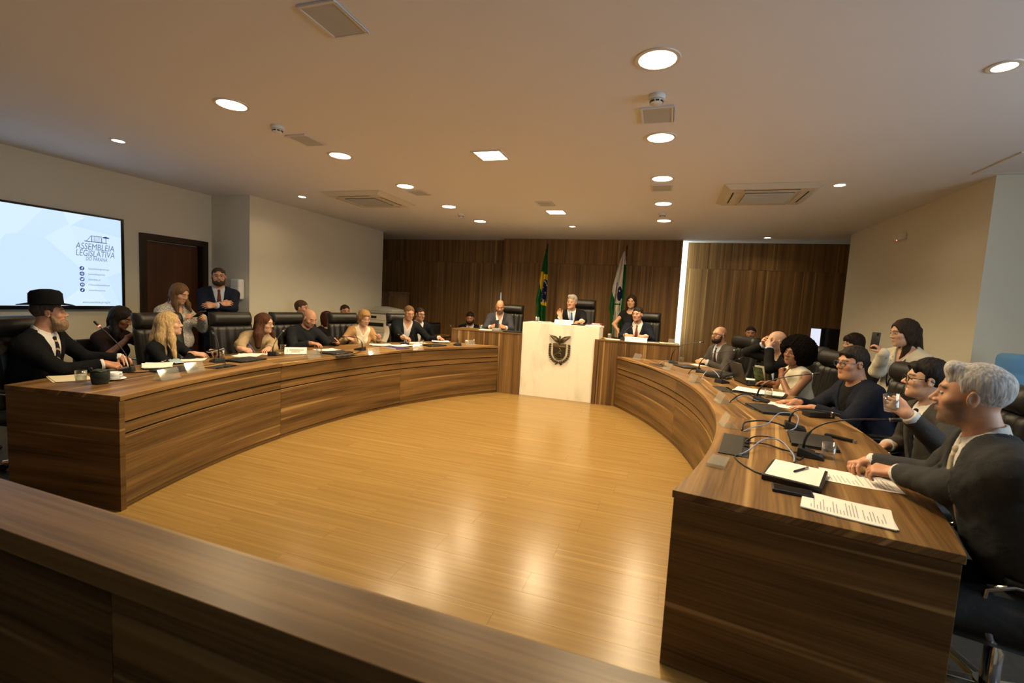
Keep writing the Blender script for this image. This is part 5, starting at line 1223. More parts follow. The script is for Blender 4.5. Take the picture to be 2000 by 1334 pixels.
def name_card(x, y, z, rot, label, w, h, rows):
    t = thing('name_card', label, 'name card', (x, y, z), R(rot), 'white printed name cards')
    obj('card', MB().add([(-w / 2, -.045, 0), (w / 2, -.045, 0), (w / 2, .045, 0), (-w / 2, .045, 0), (-w / 2, 0, h), (w / 2, 0, h)], [(3, 2, 1, 0), (0, 1, 5, 4), (2, 3, 4, 5), (0, 4, 3), (1, 2, 5)]).mesh('card', M['paper']), t)
    b = MB(); rnd = random.Random(int(w * 1e4)); sl = .045 / h; nn = Vector((0, -h, .045)).normalized() * .0006
    for f0, f1, u0, u1 in rows:          # unreadable print: a row of small grey blocks
        u_ = u0
        while u_ < u1:
            du = rnd.uniform(.018, .034); x0, x1 = (u_ - .5) * w, (min(u_ + du * .8, u1) - .5) * w
            q = [(x0, f0), (x1, f0), (x1, f1), (x0, f1)]
            vs = [(xx, -.045 * (1 - ff) + nn.y * k, h * ff + nn.z * k) for k in (.2, 1) for xx, ff in q]
            b.add(vs, [(3, 2, 1, 0), (4, 5, 6, 7), (0, 1, 5, 4), (1, 2, 6, 5), (2, 3, 7, 6), (3, 0, 4, 7)]); u_ += du
    obj('printed_text', b.mesh('printed_text', plain('card_print', (.34, .32, .29), .9)), t)
def text_obj(name, s_, size, mat, parent, align='CENTER', shear=0.0, ext=.0004):
    cu = bpy.data.curves.new(name, 'FONT'); cu.body = s_; cu.size = size; cu.align_x = align; cu.align_y = 'CENTER'; cu.shear = shear; cu.extrude = ext; cu.resolution_u = 3
    tmp = bpy.data.objects.new('tmp', cu); COL.objects.link(tmp); bpy.context.view_layer.update()
    me = bpy.data.meshes.new_from_object(tmp.evaluated_get(bpy.context.evaluated_depsgraph_get())); bpy.data.objects.remove(tmp)
    me.materials.clear(); me.materials.append(mat); return obj(name, me, parent)
name_card(-4.15, 4.40, TZ, 42, 'white name card on the left desk before the bald man', .24, .075, ((.25, .72, .10, .14), (.48, .72, .22, .88), (.22, .42, .30, .70)))
name_card(-1.57, 7.39, 1.213, 0, 'white name card on the podium before the speaker', .30, .072, ((.40, .75, .07, .12), (.62, .78, .20, .64), (.26, .44, .20, .56), (.26, .46, .64, .90)))
name_card(-.42, 7.34, 1.022, 0, 'white name card on the raised desk before the smiling man', .33, .072, ((.42, .72, .07, .13), (.60, .76, .30, .43), (.60, .76, .48, .64)))
acrylic_stand(-3.302, 5.76, TZ, tang(-3.302, 5.76, -1), 'clear acrylic name holder with a white card, before the man in the striped shirt')
_nh = [o for o in bpy.data.objects if o.get('label', '').startswith('clear acrylic name holder with a white card')][0]
obj('card', MB().box(.0, .085, .012, .013, .006, .072).mesh('card', M['paper']), _nh, rot=(R(-22), 0, 0))

def sheets(x, y, z, rot, label, w=.21, h=.297, n=1, lines=0, grp='papers on the desks', twist=6, mat=None, thick=.0012):
    t = thing('paper_sheets', label, 'paper', (x, y, z), R(rot), grp); rnd = random.Random(int(abs(x * 1000) + abs(y * 77)))
    for k in range(n):
        m = MB(); nx, ny = 6, 6; vs = []; fs = []; cr = rnd.uniform(.002, .006)
        for lv in (0, 1):
            for j in range(ny + 1):
                for i in range(nx + 1):
                    u_, v_ = i / nx - .5, j / ny - .5
                    vs.append((u_ * w, v_ * h, lv * thick + cr * max(0, abs(u_) + abs(v_) - .6) * 2.5))
        q = (nx + 1) * (ny + 1)
        for j in range(ny):
            for i in range(nx):
                a = j * (nx + 1) + i; fs.append((a + q, a + 1 + q, a + nx + 2 + q, a + nx + 1 + q)); fs.append((a, a + nx + 1, a + nx + 2, a + 1))
        bd = [i for i in range(nx + 1)] + [(j + 1) * (nx + 1) - 1 for j in range(1, ny + 1)] + [ny * (nx + 1) + i for i in range(nx - 1, -1, -1)] + [j * (nx + 1) for j in range(ny - 1, 0, -1)]
        for a, b in zip(bd, bd[1:] + bd[:1]): fs.append((a, b, b + q, a + q))
        obj('sheet', m.add(vs, fs).mesh('sheet', mat or M['paper'], True), t, (rnd.uniform(-1, 1) * .012 * (k > 0), rnd.uniform(-1, 1) * .012 * (k > 0), k * .0025), (0, 0, R(rnd.uniform(-twist, twist)) * (k > 0)))
    if lines:
        zt = (n - 1) * .0025 + thick + .0006; b = MB(); yy = h * .40
        for k in range(lines):
            L_ = w * rnd.uniform(.35, .78) if rnd.random() < .8 else w * .22
            b.box(-w * .40, -w * .40 + L_, yy, yy + h * .010, zt, zt + .0003); yy -= h * .80 / lines * (1 if rnd.random() < .86 else 1.9)
            if yy < -h * .42: break
        obj('printed_text', b.mesh('printed_text', plain('faded_ink', (.30, .29, .29), .9)), t)
    return t
sheets(-4.24, 2.235, TZ, 70, 'cream sheet on the left desk near its outer corner', .21, .30, 2, mat=plain('cream_paper', (.62, .55, .38), .8))
sheets(-4.30, 2.92, TZ + .012, 60, 'loose white papers between the cup and the blonde woman', .21, .30, 3, twist=16)
sheets(-4.50, 3.40, TZ, 40, 'white sheet under the hands of the blonde woman', .21, .25, 1)
sheets(-4.36, 3.93, TZ, 30, 'fanned white papers before the woman in the beige sweater', .21, .30, 4, twist=12)
sheets(-4.33, 4.20, TZ, 5, 'white sheet under the pen of the woman in beige', .15, .21, 1)
sheets(-4.14, 4.92, TZ, -20, 'white sheet under the hands of the bald man', .21, .28, 1)
sheets(-3.98, 5.90, TZ, -40, 'spread papers before the woman in the tan blazer', .21, .30, 5, twist=14)
sheets(-3.70, 5.98, TZ + .012, -20, 'open documents on a purple folder, left desk', .21, .30, 2, twist=8)
sheets(-3.80, 6.62, TZ, -40, 'white sheet under the pen of the man in the striped shirt', .21, .28, 1)
sheets(-3.56, 7.00, TZ + .014, -55, 'paper pad under the outstretched hand at the far end of the left desk', .21, .28, 3)
sheets(.862, 5.93, TZ, 70, 'white papers on the right desk behind the open laptop', .21, .30, 2)
sheets(.90, 4.97, TZ + .014, 70, 'large white papers in an open folder before the woman with the afro', .26, .42, 3, twist=4)
sheets(1.02, 4.42, TZ, 80, 'white sheet under the hands of the man in the navy blazer', .21, .28, 1)
sheets(.745, 2.145, TZ, 76, 'printed white pages at the near corner of the right desk', .21, .30, 3, 22, twist=3)
sheets(.93, 2.575, TZ, 84, 'printed sheet under the clasped hands of the grey-haired man', .21, .297, 1, 14)
sheets(-1.93, 7.58, 1.213, 10, 'white papers on the left part of the podium', .21, .28, 4, twist=12)
sheets(-1.15, 7.47, 1.213, 5, 'white papers on the right part of the podium', .21, .26, 3)
sheets(-2.93, 7.42, 1.022, 10, 'white papers on the left raised desk', .21, .24, 2)
sheets(-.76, 7.48, 1.022, 85, 'white paper on the right raised desk near the podium', .20, .28, 1)
sheets(-.02, 7.50, 1.022, 80, 'cream papers at the end of the right raised desk', .21, .29, 3, mat=plain('cream_paper2', (.62, .52, .34), .8))
sheets(.50, 7.0, TZ, 60, 'white sheet under the clasped hands of the bearded man', .18, .22, 1)

def slab(name, x, y, z, rot, w, d, h, mat, label, cat, group=None, bevel=.004, parts=()):
    t = thing(name, label, cat, (x, y, z), R(rot), group)
    obj('body', MB().box(-w / 2, w / 2, -d / 2, d / 2, 0, h).mesh('body', mat, True, bevel=bevel), t)
    for pn, (a, b, c, e, f, g), m in parts: obj(pn, MB().box(a, b, c, e, f, g).mesh(pn, m, bevel=.0006), t)
    return t
lapm = plain('laptop_lid', (.018, .017, .016), .45, bump=.05, bscale=500)
def closed_laptop(x, y, rot, label, w=.33, d=.23, z=TZ):
    t = thing('laptop', label, 'laptop', (x, y, z), R(rot), 'closed black laptops')
    obj('base', MB().box(-w / 2, w / 2, -d / 2, d / 2, .002, .011).mesh('base', M['black'], True, bevel=.003), t)
    obj('lid', MB().box(-w / 2, w / 2, -d / 2, d / 2, .0125, .019).mesh('lid', lapm, True, bevel=.003), t)
    obj('hinge', MB().tube([(-w * .35, d / 2, .012), (w * .35, d / 2, .012)], .006, 8).mesh('hinge', M['black_gloss'], True), t)
closed_laptop(-4.10, 3.66, tang(-4.1, 3.66, -1), 'closed black laptop left of the woman in the beige sweater')
closed_laptop(-3.84, 4.74, tang(-3.84, 4.74, -1), 'closed black laptop before the bald man in black')
closed_laptop(-3.40, 6.44, tang(-3.4, 6.44, -1), 'closed black laptop near the far end of the left desk')
closed_laptop(-4.03, 2.88, tang(-4.03, 2.88, -1), 'closed black laptop under loose papers near the cup', .30, .2)
closed_laptop(.30, 6.62, tang(.3, 6.62, 1), 'closed black laptop at the far end of the right desk')
closed_laptop(.83, 4.14, tang(.83, 4.14, 1) + 12, 'closed black laptop before the man in the navy blazer')
closed_laptop(.90, 3.23, tang(.9, 3.23, 1) - 2, 'closed black laptop behind the nearest glass of water', .34, .24)
closed_laptop(-2.44, 7.42, 5, 'closed black laptop on the left raised desk', .30, .21, 1.022)
# open laptop, its lid turned to us
t = thing('open_laptop', 'open dark laptop seen from behind its lid, right desk', 'laptop', (.93, 5.60, TZ), R(tang(.93, 5.60, 1)))
obj('base', MB().box(-.165, .165, -.115, .115, .002, .018).mesh('base', M['black'], True, bevel=.004), t)
lid = obj('lid', MB().box(-.165, .165, -.004, .004, 0, .225).mesh('lid', plain('laptop_back', (.035, .033, .030), .4), True, bevel=.003), t, (0, .117, .018), (R(-20), 0, 0))
obj('screen', MB().box(-.15, .15, -.0052, -.0040, .012, .212).mesh('screen', plain('laptop_screen', (.03, .035, .04), .15), bevel=.001), lid)
obj('keyboard', MB().box(-.14, .14, -.03, .085, .018, .0195).mesh('keyboard', M['black_gloss']), t)
# desk cable hatches
def hatch(x, y, rot, label, w=.15, d=.26, z=TZ):
    t = thing('desk_hatch', label, 'cable hatch', (x, y, z), R(rot), 'black cable hatches in the desks')
    obj('cover', MB().box(-d / 2, d / 2, -w / 2, w / 2 - .035, -.001, .006).mesh('cover', plain('hatch_black', (.035, .032, .028), .35), bevel=.0015), t)
    obj('slot', MB().box(-d / 2, d / 2, w / 2 - .034, w / 2, -.001, .002).mesh('slot', M['black'], bevel=.0005), t)
    for k in range(3): obj('socket', MB().box(-d / 2 + .04 + k * .08, -d / 2 + .085 + k * .08, w / 2 - .03, w / 2 - .006, .002, .009).mesh('socket', M['black_gloss'], bevel=.001), t)
hatch(.435, 2.92, tang(.435, 2.92, 1) + 180, 'black cable hatch in the right desk, nearest the camera', .15, .46)
hatch(.60, 5.00, tang(.6, 5.0, 1)  + 180, 'black cable hatch in the middle of the right desk', .15, .30)
hatch(-.05, 6.56, tang(-.05, 6.56, 1) + 180, 'black cable hatch near the far end of the right desk', .14, .30)
hatch(-3.92, 3.25, tang(-3.92, 3.25, -1), 'black cable hatch in the left desk beside the acrylic holders', .14, .26)
hatch(-3.62, 4.62, tang(-3.62, 4.62, -1), 'black cable hatch in the left desk before the bald man', .14, .26)

# cables
def cable(pts, r, mat, label, group='desk cables', n=48):
    P = [Vector(p) for p in pts]; path = []
    for i in range(n + 1):
        s_ = i / n * (len(P) - 1); k = min(int(s_), len(P) - 2); f = s_ - k
        a, b, c, d = P[max(k - 1, 0)], P[k], P[k + 1], P[min(k + 2, len(P) - 1)]
        path.append(.5 * ((2 * b) + (c - a) * f + (2 * a - 5 * b + 4 * c - d) * f * f + (3 * b - a - 3 * c + d) * f ** 3))
    c0 = path[0].copy(); o = obj('cable', MB().tube([q - c0 for q in path], r, 7).mesh('cable', mat, 'all'), None, tuple(c0)); tag(o, label, 'cable', group)
kb, kg = M['black'], plain('grey_blue_cable', (.20, .24, .36), .45)
z0 = TZ + .005
cable([(.50, 3.02, z0), (.56, 3.02, .83), (.64, 2.96, .845), (.70, 2.86, .82), (.72, 2.78, z0), (.76, 2.84, z0)], .0042, kb, 'black cable looping from the near hatch to the large microphone')
cable([(.42, 2.70, z0), (.48, 2.78, .80), (.58, 2.92, .84), (.66, 2.92, .845), (.70, 2.80, .81), (.69, 2.72, z0)], .0038, kg, 'grey-blue cable loop beside the notebook')
cable([(.43, 2.71, z0), (.40, 2.66, z0), (.42, 2.55, z0), (.47, 2.45, z0), (.52, 2.43, z0)], .0042, kb, 'black cable running from the loop to the notebook')
cable([(.52, 3.00, z0), (.60, 2.98, .80), (.68, 2.95, z0), (.76, 2.92, z0), (.80, 2.95, z0)], .0042, kb, 'short black cable behind the near microphone')
cable([(.52, 3.30, z0), (.56, 3.45, .81), (.66, 3.48, .83), (.76, 3.50, .82), (.83, 3.55, z0)], .0055, kb, 'black cable bundle beside the desk seam, right desk')
cable([(.53, 3.28, z0), (.60, 3.38, .80), (.70, 3.46, .82), (.80, 3.62, .87), (.90, 3.60, .87), (.86, 3.44, .82), (.80, 3.42, z0)], .0036, kg, 'grey-blue cable loop around the low-bent microphone')
cable([(.56, 4.28, z0), (.64, 4.42, .83), (.72, 4.50, .84), (.80, 4.52, .81), (.84, 4.50, z0)], .0055, kb, 'black cable bundle before the closed laptop, right desk')
cable([(.55, 4.26, z0), (.62, 4.38, .81), (.70, 4.44, .83), (.80, 4.44, .80), (.83, 4.52, z0)], .0036, kg, 'grey-blue cable before the closed laptop, right desk')
cable([(.62, 4.85, z0), (.66, 4.70, z0), (.64, 4.45, z0), (.68, 4.20, z0), (.74, 4.05, z0), (.80, 3.99, z0)], .0035, kb, 'thin black cable trailing to the closed laptop, right desk')
cable([(.42, 5.50, z0), (.46, 5.62, .86), (.52, 5.72, .89), (.58, 5.60, .86), (.62, 5.46, z0)], .0042, kg, 'grey-blue cable arch beside the black case, right desk')
cable([(.30, 5.95, z0), (.34, 6.10, .82), (.40, 6.18, .82), (.46, 6.15, z0)], .0055, kb, 'black cable bundle at the second far microphone, right desk')
cable([(.62, 5.46, z0), (.70, 5.50, .86), (.74, 5.62, .87), (.70, 5.75, .83), (.64, 5.70, z0)], .003, kb, 'thin black wire loop by the open laptop')
cable([(-.05, 6.64, z0), (.0, 6.78, .82), (.06, 6.86, .83), (.10, 6.90, z0)], .0042, kg, 'grey-blue cable at the far microphone, right desk')
cable([(-4.18, 2.60, z0), (-4.05, 2.62, .80), (-3.95, 2.72, .815), (-3.90, 2.80, z0)], .004, kb, 'black cable by the acrylic holder, left desk')
cable([(-4.12, 3.42, z0), (-4.02, 3.36, .80), (-3.95, 3.30, z0)], .004, kb, 'black cable at the upright microphone, left desk')
cable([(-3.80, 5.18, z0), (-3.72, 5.10, .81), (-3.66, 4.95, .80), (-3.62, 4.74, z0)], .005, kb, 'black cable bundle before the woman in tan, left desk')
cable([(-4.17, 4.12, z0), (-4.05, 4.18, .80), (-3.95, 4.35, .80), (-3.80, 4.50, z0)], .004, kb, 'black cable before the white name card, left desk')

# small things on the desks
t = thing('coffee_cup', 'white coffee cup on a saucer beside the camouflage pouch', 'cup', (-3.952, 2.372, TZ))
obj('saucer', MB().lathe([(0, .003), (.035, .003), (.06, .010), (.068, .014), (.067, .017), (.055, .013), (.03, .008), (0, .008)], 32).mesh('saucer', M['white_plastic'], 'all'), t)
obj('cup', MB().lathe([(0, .010), (.028, .010), (.040, .022), (.043, .062), (.040, .062), (.037, .024), (0, .016)], 32).mesh('cup', M['white_plastic'], 'all'), t)
obj('handle', MB().tube([(.041, .01, .052), (.060, .014, .050), (.063, .014, .036), (.042, .01, .026)], .004, 8).mesh('handle', M['white_plastic'], 'all'), t)
camo = plain('camouflage', (.020, .024, .014), .85, bump=.5, bscale=60, var=.7, vscale=26)
t = thing('pouch', 'dark green camouflage pouch on the corner of the left desk', 'pouch', (-3.885, 2.235, TZ))
obj('body', MB().lathe([(.0, .0), (.044, .0), (.050, .01), (.055, .05), (.056, .085), (.050, .100), (.030, .106), (.0, .104)], 22).mesh('body', camo, 'all'), t)
obj('drawstring', MB().tube([(.052 * math.cos(a), .052 * math.sin(a), .096 + .004 * math.sin(5 * a)) for a in [2 * PI * i / 20 for i in range(20)]], .004, 6, closed=True).mesh('drawstring', M['black'], 'all'), t)
obj('cord_lock', MB().ell((-.02, -.045, .112), (.012, .010, .012)).mesh('cord_lock', M['black'], 'all'), t)
t = thing('face_mask', 'crumpled pale blue face mask beside the blonde woman', 'mask', (-4.40, 3.14, TZ))
msk = MB(); nv = 12; vs = []; fs = []
for j in range(nv + 1):
    for i in range(nv + 1):
        u_, v_ = i / nv - .5, j / nv - .5; vs.append((u_ * .17, v_ * .10, .012 + .03 * max(0, 1 - 4 * u_ * u_) * (.6 + .4 * math.sin(v_ * 19 + u_ * 9)) + .006 * math.sin(u_ * 31)))
for j in range(nv):
    for i in range(nv): a = j * (nv + 1) + i; fs.append((a, a + 1, a + nv + 2, a + nv + 1))
msk.add(vs, fs); msk.add([(x, y, 0.0) for x, y, z in vs], [f[::-1] for f in fs])
obj('fabric', msk.mesh('fabric', plain('mask_blue', (.33, .42, .48), .9), 'all'), t); obj('ear_loop', MB().tube([(-.08, -.04, .012), (-.13, -.03, .01), (-.13, .03, .01), (-.08, .04, .012)], .0018, 6).mesh('ear_loop', M['white_plastic'], 'all'), t)
slab('folder', -3.66, 5.78, TZ, -20, .32, .24, .010, plain('purple_folder', (.05, .035, .12), .5), 'purple folder under documents on the left desk', 'folder', None, .003, (('cover_edge', (-.16, .16, -.122, -.119, 0, .010), M['white_plastic']),))
slab('folder', .90, 4.97, TZ, 72, .30, .46, .012, M['black'], 'open black folder under large white papers, right desk', 'folder', None, .003, (('spine', (-.008, .008, -.23, .23, .012, .0135), lapm),))
slab('folder', -.20, 7.42, 1.022, 5, .24, .20, .02, M['black'], 'black folder on the right raised desk', 'folder', None, .003, (('pages', (-.115, .115, -.101, -.098, .004, .016), M['paper']),))
slab('black_case', .66, 5.93, TZ, 60, .36, .26, .055, M['leather'], 'black padded case on the right desk before the man in grey', 'case', None, .025, (('zipper', (-.17, .17, -.131, -.128, .026, .030), M['steel']),))
slab('black_case', 1.165, 4.10, TZ, 20, .20, .10, .045, M['leather'], 'small black case beside the man in the navy blazer', 'case', None, .012, (('clasp', (.06, .075, -.052, -.049, .012, .028), M['chrome']),))
slab('speaker_phone', 1.10, 3.40, TZ, -38, .17, .034, .018, M['black_gloss'], 'slim black recorder lying beside the nearest glass', 'recorder', None, .004, (('end_cap', (.075, .0855, -.0172, .0172, 0, .0185), M['steel']),))
slab('smartphone', .575, 2.252, TZ, -8, .155, .078, .014, plain('blue_black_case', (.012, .018, .035), .4), 'dark blue cased phone next to the printed pages', 'phone', None, .004, (('screen', (-.07, .07, -.034, .034, .014, .0146), M['black_gloss']),))
slab('console', -2.72, 7.38, 1.022, 0, .13, .12, .05, M['grey_plastic'], 'grey desk console on the left raised desk', 'console', None, .012, (('keypad', (-.045, .045, -.045, .03, .05, .053), M['black']),))
slab('tablet', -1.33, 7.40, 1.213, 0, .22, .15, .018, M['black'], 'black tablet on the podium under the speaker\'s hand', 'tablet', None, .004, (('screen', (-.10, .10, -.065, .065, .018, .0186), M['black_gloss']),))
for k, (dx, dy, c, lb) in enumerate(((0, 0, (.10, .06, .18), 'purple book at the right corner of the podium'), (.02, .01, (.35, .05, .06), 'red book lying on the purple book on the podium'))):
    slab('book', -1.10 + dx, 7.68 + dy, 1.213 + k * .0205, 12 - 20 * k, .20 - .05 * k, .15 - .03 * k, .02, plain('book_cover_%d' % k, c, .5), lb, 'book', 'books on the podium', .002, (('pages', (-.09 + .025 * k, .09 - .025 * k, -.0755 + .015 * k, -.073 + .015 * k, .004, .016), M['paper']),))
t = thing('tape_roll', 'small ochre roll on the raised desk beside the podium', 'tape', (-.93, 7.55, 1.022)); obj('roll', MB().lathe([(.015, 0), (.03, 0), (.03, .022), (.015, .022), (.015, 0)], 20).mesh('roll', plain('ochre', (.35, .22, .05), .6), True), t)
# notebook of the grey-haired man
t = thing('notebook', 'ruled white notepad on a black folio before the grey-haired man', 'notebook', (.636, 2.468, TZ), R(-20))
obj('folio', MB().box(-.118, .118, -.150, .150, 0, .026).mesh('folio', M['leather'], True, bevel=.005), t)
pg = obj('page', MB().box(-.106, .106, -.140, .140, .0262, .0295).mesh('page', M['paper'], bevel=.0008), t)
obj('rulings', (lambda b: [b.box(-.095, .095, -.125 + k * .0165, -.124 + k * .0165, .0296, .0298) for k in range(16)] and b)(MB()).mesh('rulings', plain('ruling', (.5, .5, .52), .9)), pg)
t = thing('pen', 'black and silver pen lying on the ruled notepad', 'pen', (.665, 2.50, TZ + .0345), R(50))
obj('barrel', MB().tube([(-.065, 0, 0), (-.06, 0, 0), (.03, 0, 0)], [.002, .0048, .0048], 10).mesh('barrel', M['black_gloss'], True), t); obj('cap', MB().tube([(.03, 0, 0), (.065, 0, 0), (.068, 0, 0)], [.0052, .0052, .003], 10).mesh('cap', M['chrome'], True), t); obj('clip', MB().box(.03, .06, -.001, .001, .005, .007).mesh('clip', M['chrome']), t)
# leaflet
t = thing('leaflet', 'upright folded leaflet with green pictures, right desk', 'leaflet', (1.06, 5.86, TZ), R(150))
obj('panel', MB().box(-.05, .05, -.001, .001, 0, .20).mesh('panel', plain('leaflet_green', (.10, .15, .06), .5, var=.7, vscale=22)), t, (0, 0, .005), (R(-34), 0, 0))
obj('panel', MB().box(-.05, .05, -.001, .001, 0, .20).mesh('panel', M['paper']), t, (0, -.03, .005), (R(-26), 0, 0))

# ================================================================== THINGS IN HANDS
def phone(pos, d, up, label, mat=None, glow=False):
    """d: long axis, up: screen normal"""
    d = Vector(d).normalized(); n = Vector(up); n = (n - d * n.dot(d)).normalized(); x = d.cross(n)
    t = thing('smartphone', label, 'phone', pos, 0, 'smartphones in hands')
    t.rotation_euler = Matrix((x, d, n)).transposed().to_euler()
    obj('body', MB().box(-.037, .037, -.076, .076, -.0045, .0045).mesh('body', mat or M['black'], True, bevel=.004), t)
    obj('screen', MB().box(-.034, .034, -.072, .072, .0046, .0052).mesh('screen', plain('phone_screen', (.02, .02, .02), .1, emit=(.6, .7, .9), es=.6) if glow else M['black_gloss']), t)
    obj('camera_bump', MB().box(-.030, -.008, .045, .070, -.0065, -.0045).mesh('camera_bump', M['black_gloss'], bevel=.001), t)
phone((-4.30, 5.22, .895), hd(160, 25), (.2, -.1, 1), 'phone held by the bald man in black')
phone((-4.47, 3.62, .865), hd(70, 15), (0, 0, 1), 'phone held low by the blonde woman', M['grey_plastic'])
phone((-2.83, 7.69, 1.125), hd(100, 65), (0, .6, .6), 'phone held by the man in grey left of the podium')
phone((-3.94, 8.80, .945), hd(100, 55), (0, .6, .6), 'phone held by the bearded man behind the raised desk')
phone((1.768, 4.915, 1.368), hd(30, 86), (.8, .5, .05), 'phone held up by the standing woman to film')
phone((-5.13, 3.57, .99), hd(10, 30), (-.4, 0, 1), 'phone held by the seated woman below the screen', None, True)
phone((-5.09, 3.93, 1.205), hd(-5, 30), (-.5, 0, 1), 'phone held by the standing woman in the print blouse')
g_ = tumbler(1.205, 3.035, 1.062, 'glass of water raised by the laughing man', 1.05, .6)
g_.rotation_euler = (R(6), R(-8), 0)
def pen_in_hand(pos, d, label, mat):
    o = obj('pen', MB().tube([Vector(d).normalized() * -.03, (0, 0, 0), Vector(d).normalized() * .105], [.0015, .0042, .0042], 8).mesh('pen', mat, True), None, pos); tag(o, label, 'pen', 'pens in writing hands')
pen_in_hand((-4.27, 2.66, .83), (-.2, -.25, 1), 'white pen in the hand of the man in the hat', M['white_plastic'])
pen_in_hand((-4.38, 4.02, .83), (-.55, -.2, .8), 'blue pen in the hand of the woman in beige', plain('blue_pen', (.06, .05, .30), .4))
pen_in_hand((-4.34, 5.82, .84), (-.4, -.1, .9), 'dark pen in the hand of the woman in tan', M['black'])
pen_in_hand((-3.77, 6.50, .83), (-.3, -.2, .9), 'dark pen in the hand of the man in the striped shirt', M['black_gloss'])
o = obj('paper_page', None) if False else None
pgm = MB(); vs = []; fs = []
for lv in (0, 1):
    for j in range(9):
        for i in range(7): vs.append(((i / 6 - .5) * .20 + .03 * math.sin(j / 8 * 2.2) , lv * .0012 + .035 * math.sin(j / 8 * 2.6), j / 8 * .25))
for j in range(8):
    for i in range(6): a = j * 7 + i; fs += [(a, a + 7, a + 8, a + 1), (63 + a, 64 + a, 71 + a, 70 + a)]
o = obj('paper_page', pgm.add(vs, fs).mesh('paper_page', M['paper'], 'all'), None, (-4.09, 6.12, .815), (0, 0, R(-35))); tag(o, 'curled white page lifted by the woman in the tan blazer', 'paper')
o = obj('paper_page', MB().box(-.105, .105, -.0008, .0008, 0, .27).mesh('paper_page', plain('grey_paper', (.42, .42, .44), .8)), None, (-5.06, 6.33, .82), (R(-18), R(14), R(-20))); tag(o, 'grey sheet held by the red-haired woman at the wall', 'paper')
# ================================================================== WALL SCREEN
scr = thing('wall_screen', 'large lit wall screen showing the assembly logo and social handles', 'screen', (-6.60, 3.1, 1.75))
SX = -6.60; SY0, SY1, SZ0, SZ1 = 2.06, 4.085, 1.175, 2.305
obj('bezel', MB().box(-.045, .018, SY0 - 3.1, SY0 - 3.08, SZ0 - 1.75, SZ1 - 1.75).box(-.045, .018, SY1 - 3.132, SY1 - 3.1, SZ0 - 1.75, SZ1 - 1.75).box(-.045, .018, SY0 - 3.08, SY1 - 3.125, SZ0 - 1.75, SZ0 - 1.71).box(-.045, .018, SY0 - 3.08, SY1 - 3.125, SZ1 - 1.772, SZ1 - 1.75).box(-.045, .005, SY0 - 3.08, SY1 - 3.125, SZ0 - 1.71, SZ1 - 1.772).mesh('bezel', M['black_gloss'], bevel=.002), scr)
def screen_mat():
    m, nt, b = newmat('screen_picture'); L = nt.links
    tc = N(nt, 'ShaderNodeTexCoord'); v = N(nt, 'ShaderNodeTexVoronoi'); v.inputs['Scale'].default_value = 1.6; L.new(tc.outputs['Object'], v.inputs['Vector'])
    cr = N(nt, 'ShaderNodeValToRGB'); e = cr.color_ramp.elements; e[0].position = .0; e[0].color = (.70, .87, 1.0, 1); e[1].position = 1; e[1].color = (.55, .74, 1.0, 1)
    sp = N(nt, 'ShaderNodeSeparateColor'); L.new(v.outputs['Color'], sp.inputs[0]); L.new(sp.outputs[0], cr.inputs[0])
    b.inputs['Base Color'].default_value = (.02, .02, .02, 1); b.inputs['Roughness'].default_value = .18
    L.new(cr.outputs[0], b.inputs['Emission Color']); b.inputs['Emission Strength'].default_value = SCREEN_E
    return m
SCREEN_E = 1.05
obj('display', MB().box(.005, .008, SY0 - 3.08, SY1 - 3.125, SZ0 - 1.71, SZ1 - 1.772).mesh('display', screen_mat()), scr)
ink = plain('screen_ink', (.01, .01, .02), .4, emit=(.03, .06, .22), es=1.0); ink2 = plain('screen_ink_grey', (.02, .02, .02), .4, emit=(.16, .22, .36), es=1.0); inkw = plain('screen_ink_pale', (.02, .02, .02), .4, emit=(.70, .87, 1.0), es=SCREEN_E)
def stext(s_, y, z, size, mat, align='CENTER', shear=0.0, width=None):
    o = text_obj('lettering', s_, size, mat, scr, align, shear)
    o.rotation_euler = (R(90), 0, R(90))
    if width:
        xs = [v.co.x for v in o.data.vertices]; k = width / (max(xs) - min(xs)); o.scale = (k, 1, 1)
    o.location = (.0092, y - 3.1, z - 1.75)
stext('ASSEMBLEIA', 3.775, 1.918, .105, ink2, shear=.15, width=.40)
stext('LEGISLATIVA', 3.775, 1.838, .105, ink2, shear=.15, width=.40)
stext('DO PARANÁ', 3.785, 1.775, .062, ink2, shear=.15, width=.22)
for k, s_ in enumerate(('/assembleialegislativapr', '/assembleiaparana', '/assembleia_pr', '/TVAssembleiadoParaná', '/assembleiaparana')):
    stext(s_, 3.692, 1.659 - k * .064, .030, ink2, 'LEFT', .1, (.225, .175, .13, .225, .175)[k])
stext('www.assembleia.pr.leg.br', 3.775, 1.259, .036, ink2, 'CENTER', .1, .29)
def sflat(name, polys, mat, x=.0092):
    m = MB()
    for p in polys:
        n = len(p); m.add([(x, y - 3.1, z - 1.75) for y, z in p] + [(x + .0006, y - 3.1, z - 1.75) for y, z in p], [tuple(range(n - 1, -1, -1)), tuple(range(n, 2 * n))] + [(i, (i + 1) % n, n + (i + 1) % n, n + i) for i in range(n)])
    obj(name, m.mesh(name, mat), scr)
def disc(y, z, r, n=20): return [(y + r * math.cos(2 * PI * i / n), z + r * math.sin(2 * PI * i / n)) for i in range(n)]
def ring(y, z, r0, r1, n=20):
    return [[(y + r0 * math.cos(a), z + r0 * math.sin(a)), (y + r1 * math.cos(a), z + r1 * math.sin(a)), (y + r1 * math.cos(b), z + r1 * math.sin(b)), (y + r0 * math.cos(b), z + r0 * math.sin(b))] for a, b in [(2 * PI * i / n, 2 * PI * (i + 1) / n) for i in range(n)]]
def rc(y0, y1, z0, z1): return [(y0, z0), (y1, z0), (y1, z1), (y0, z1)]
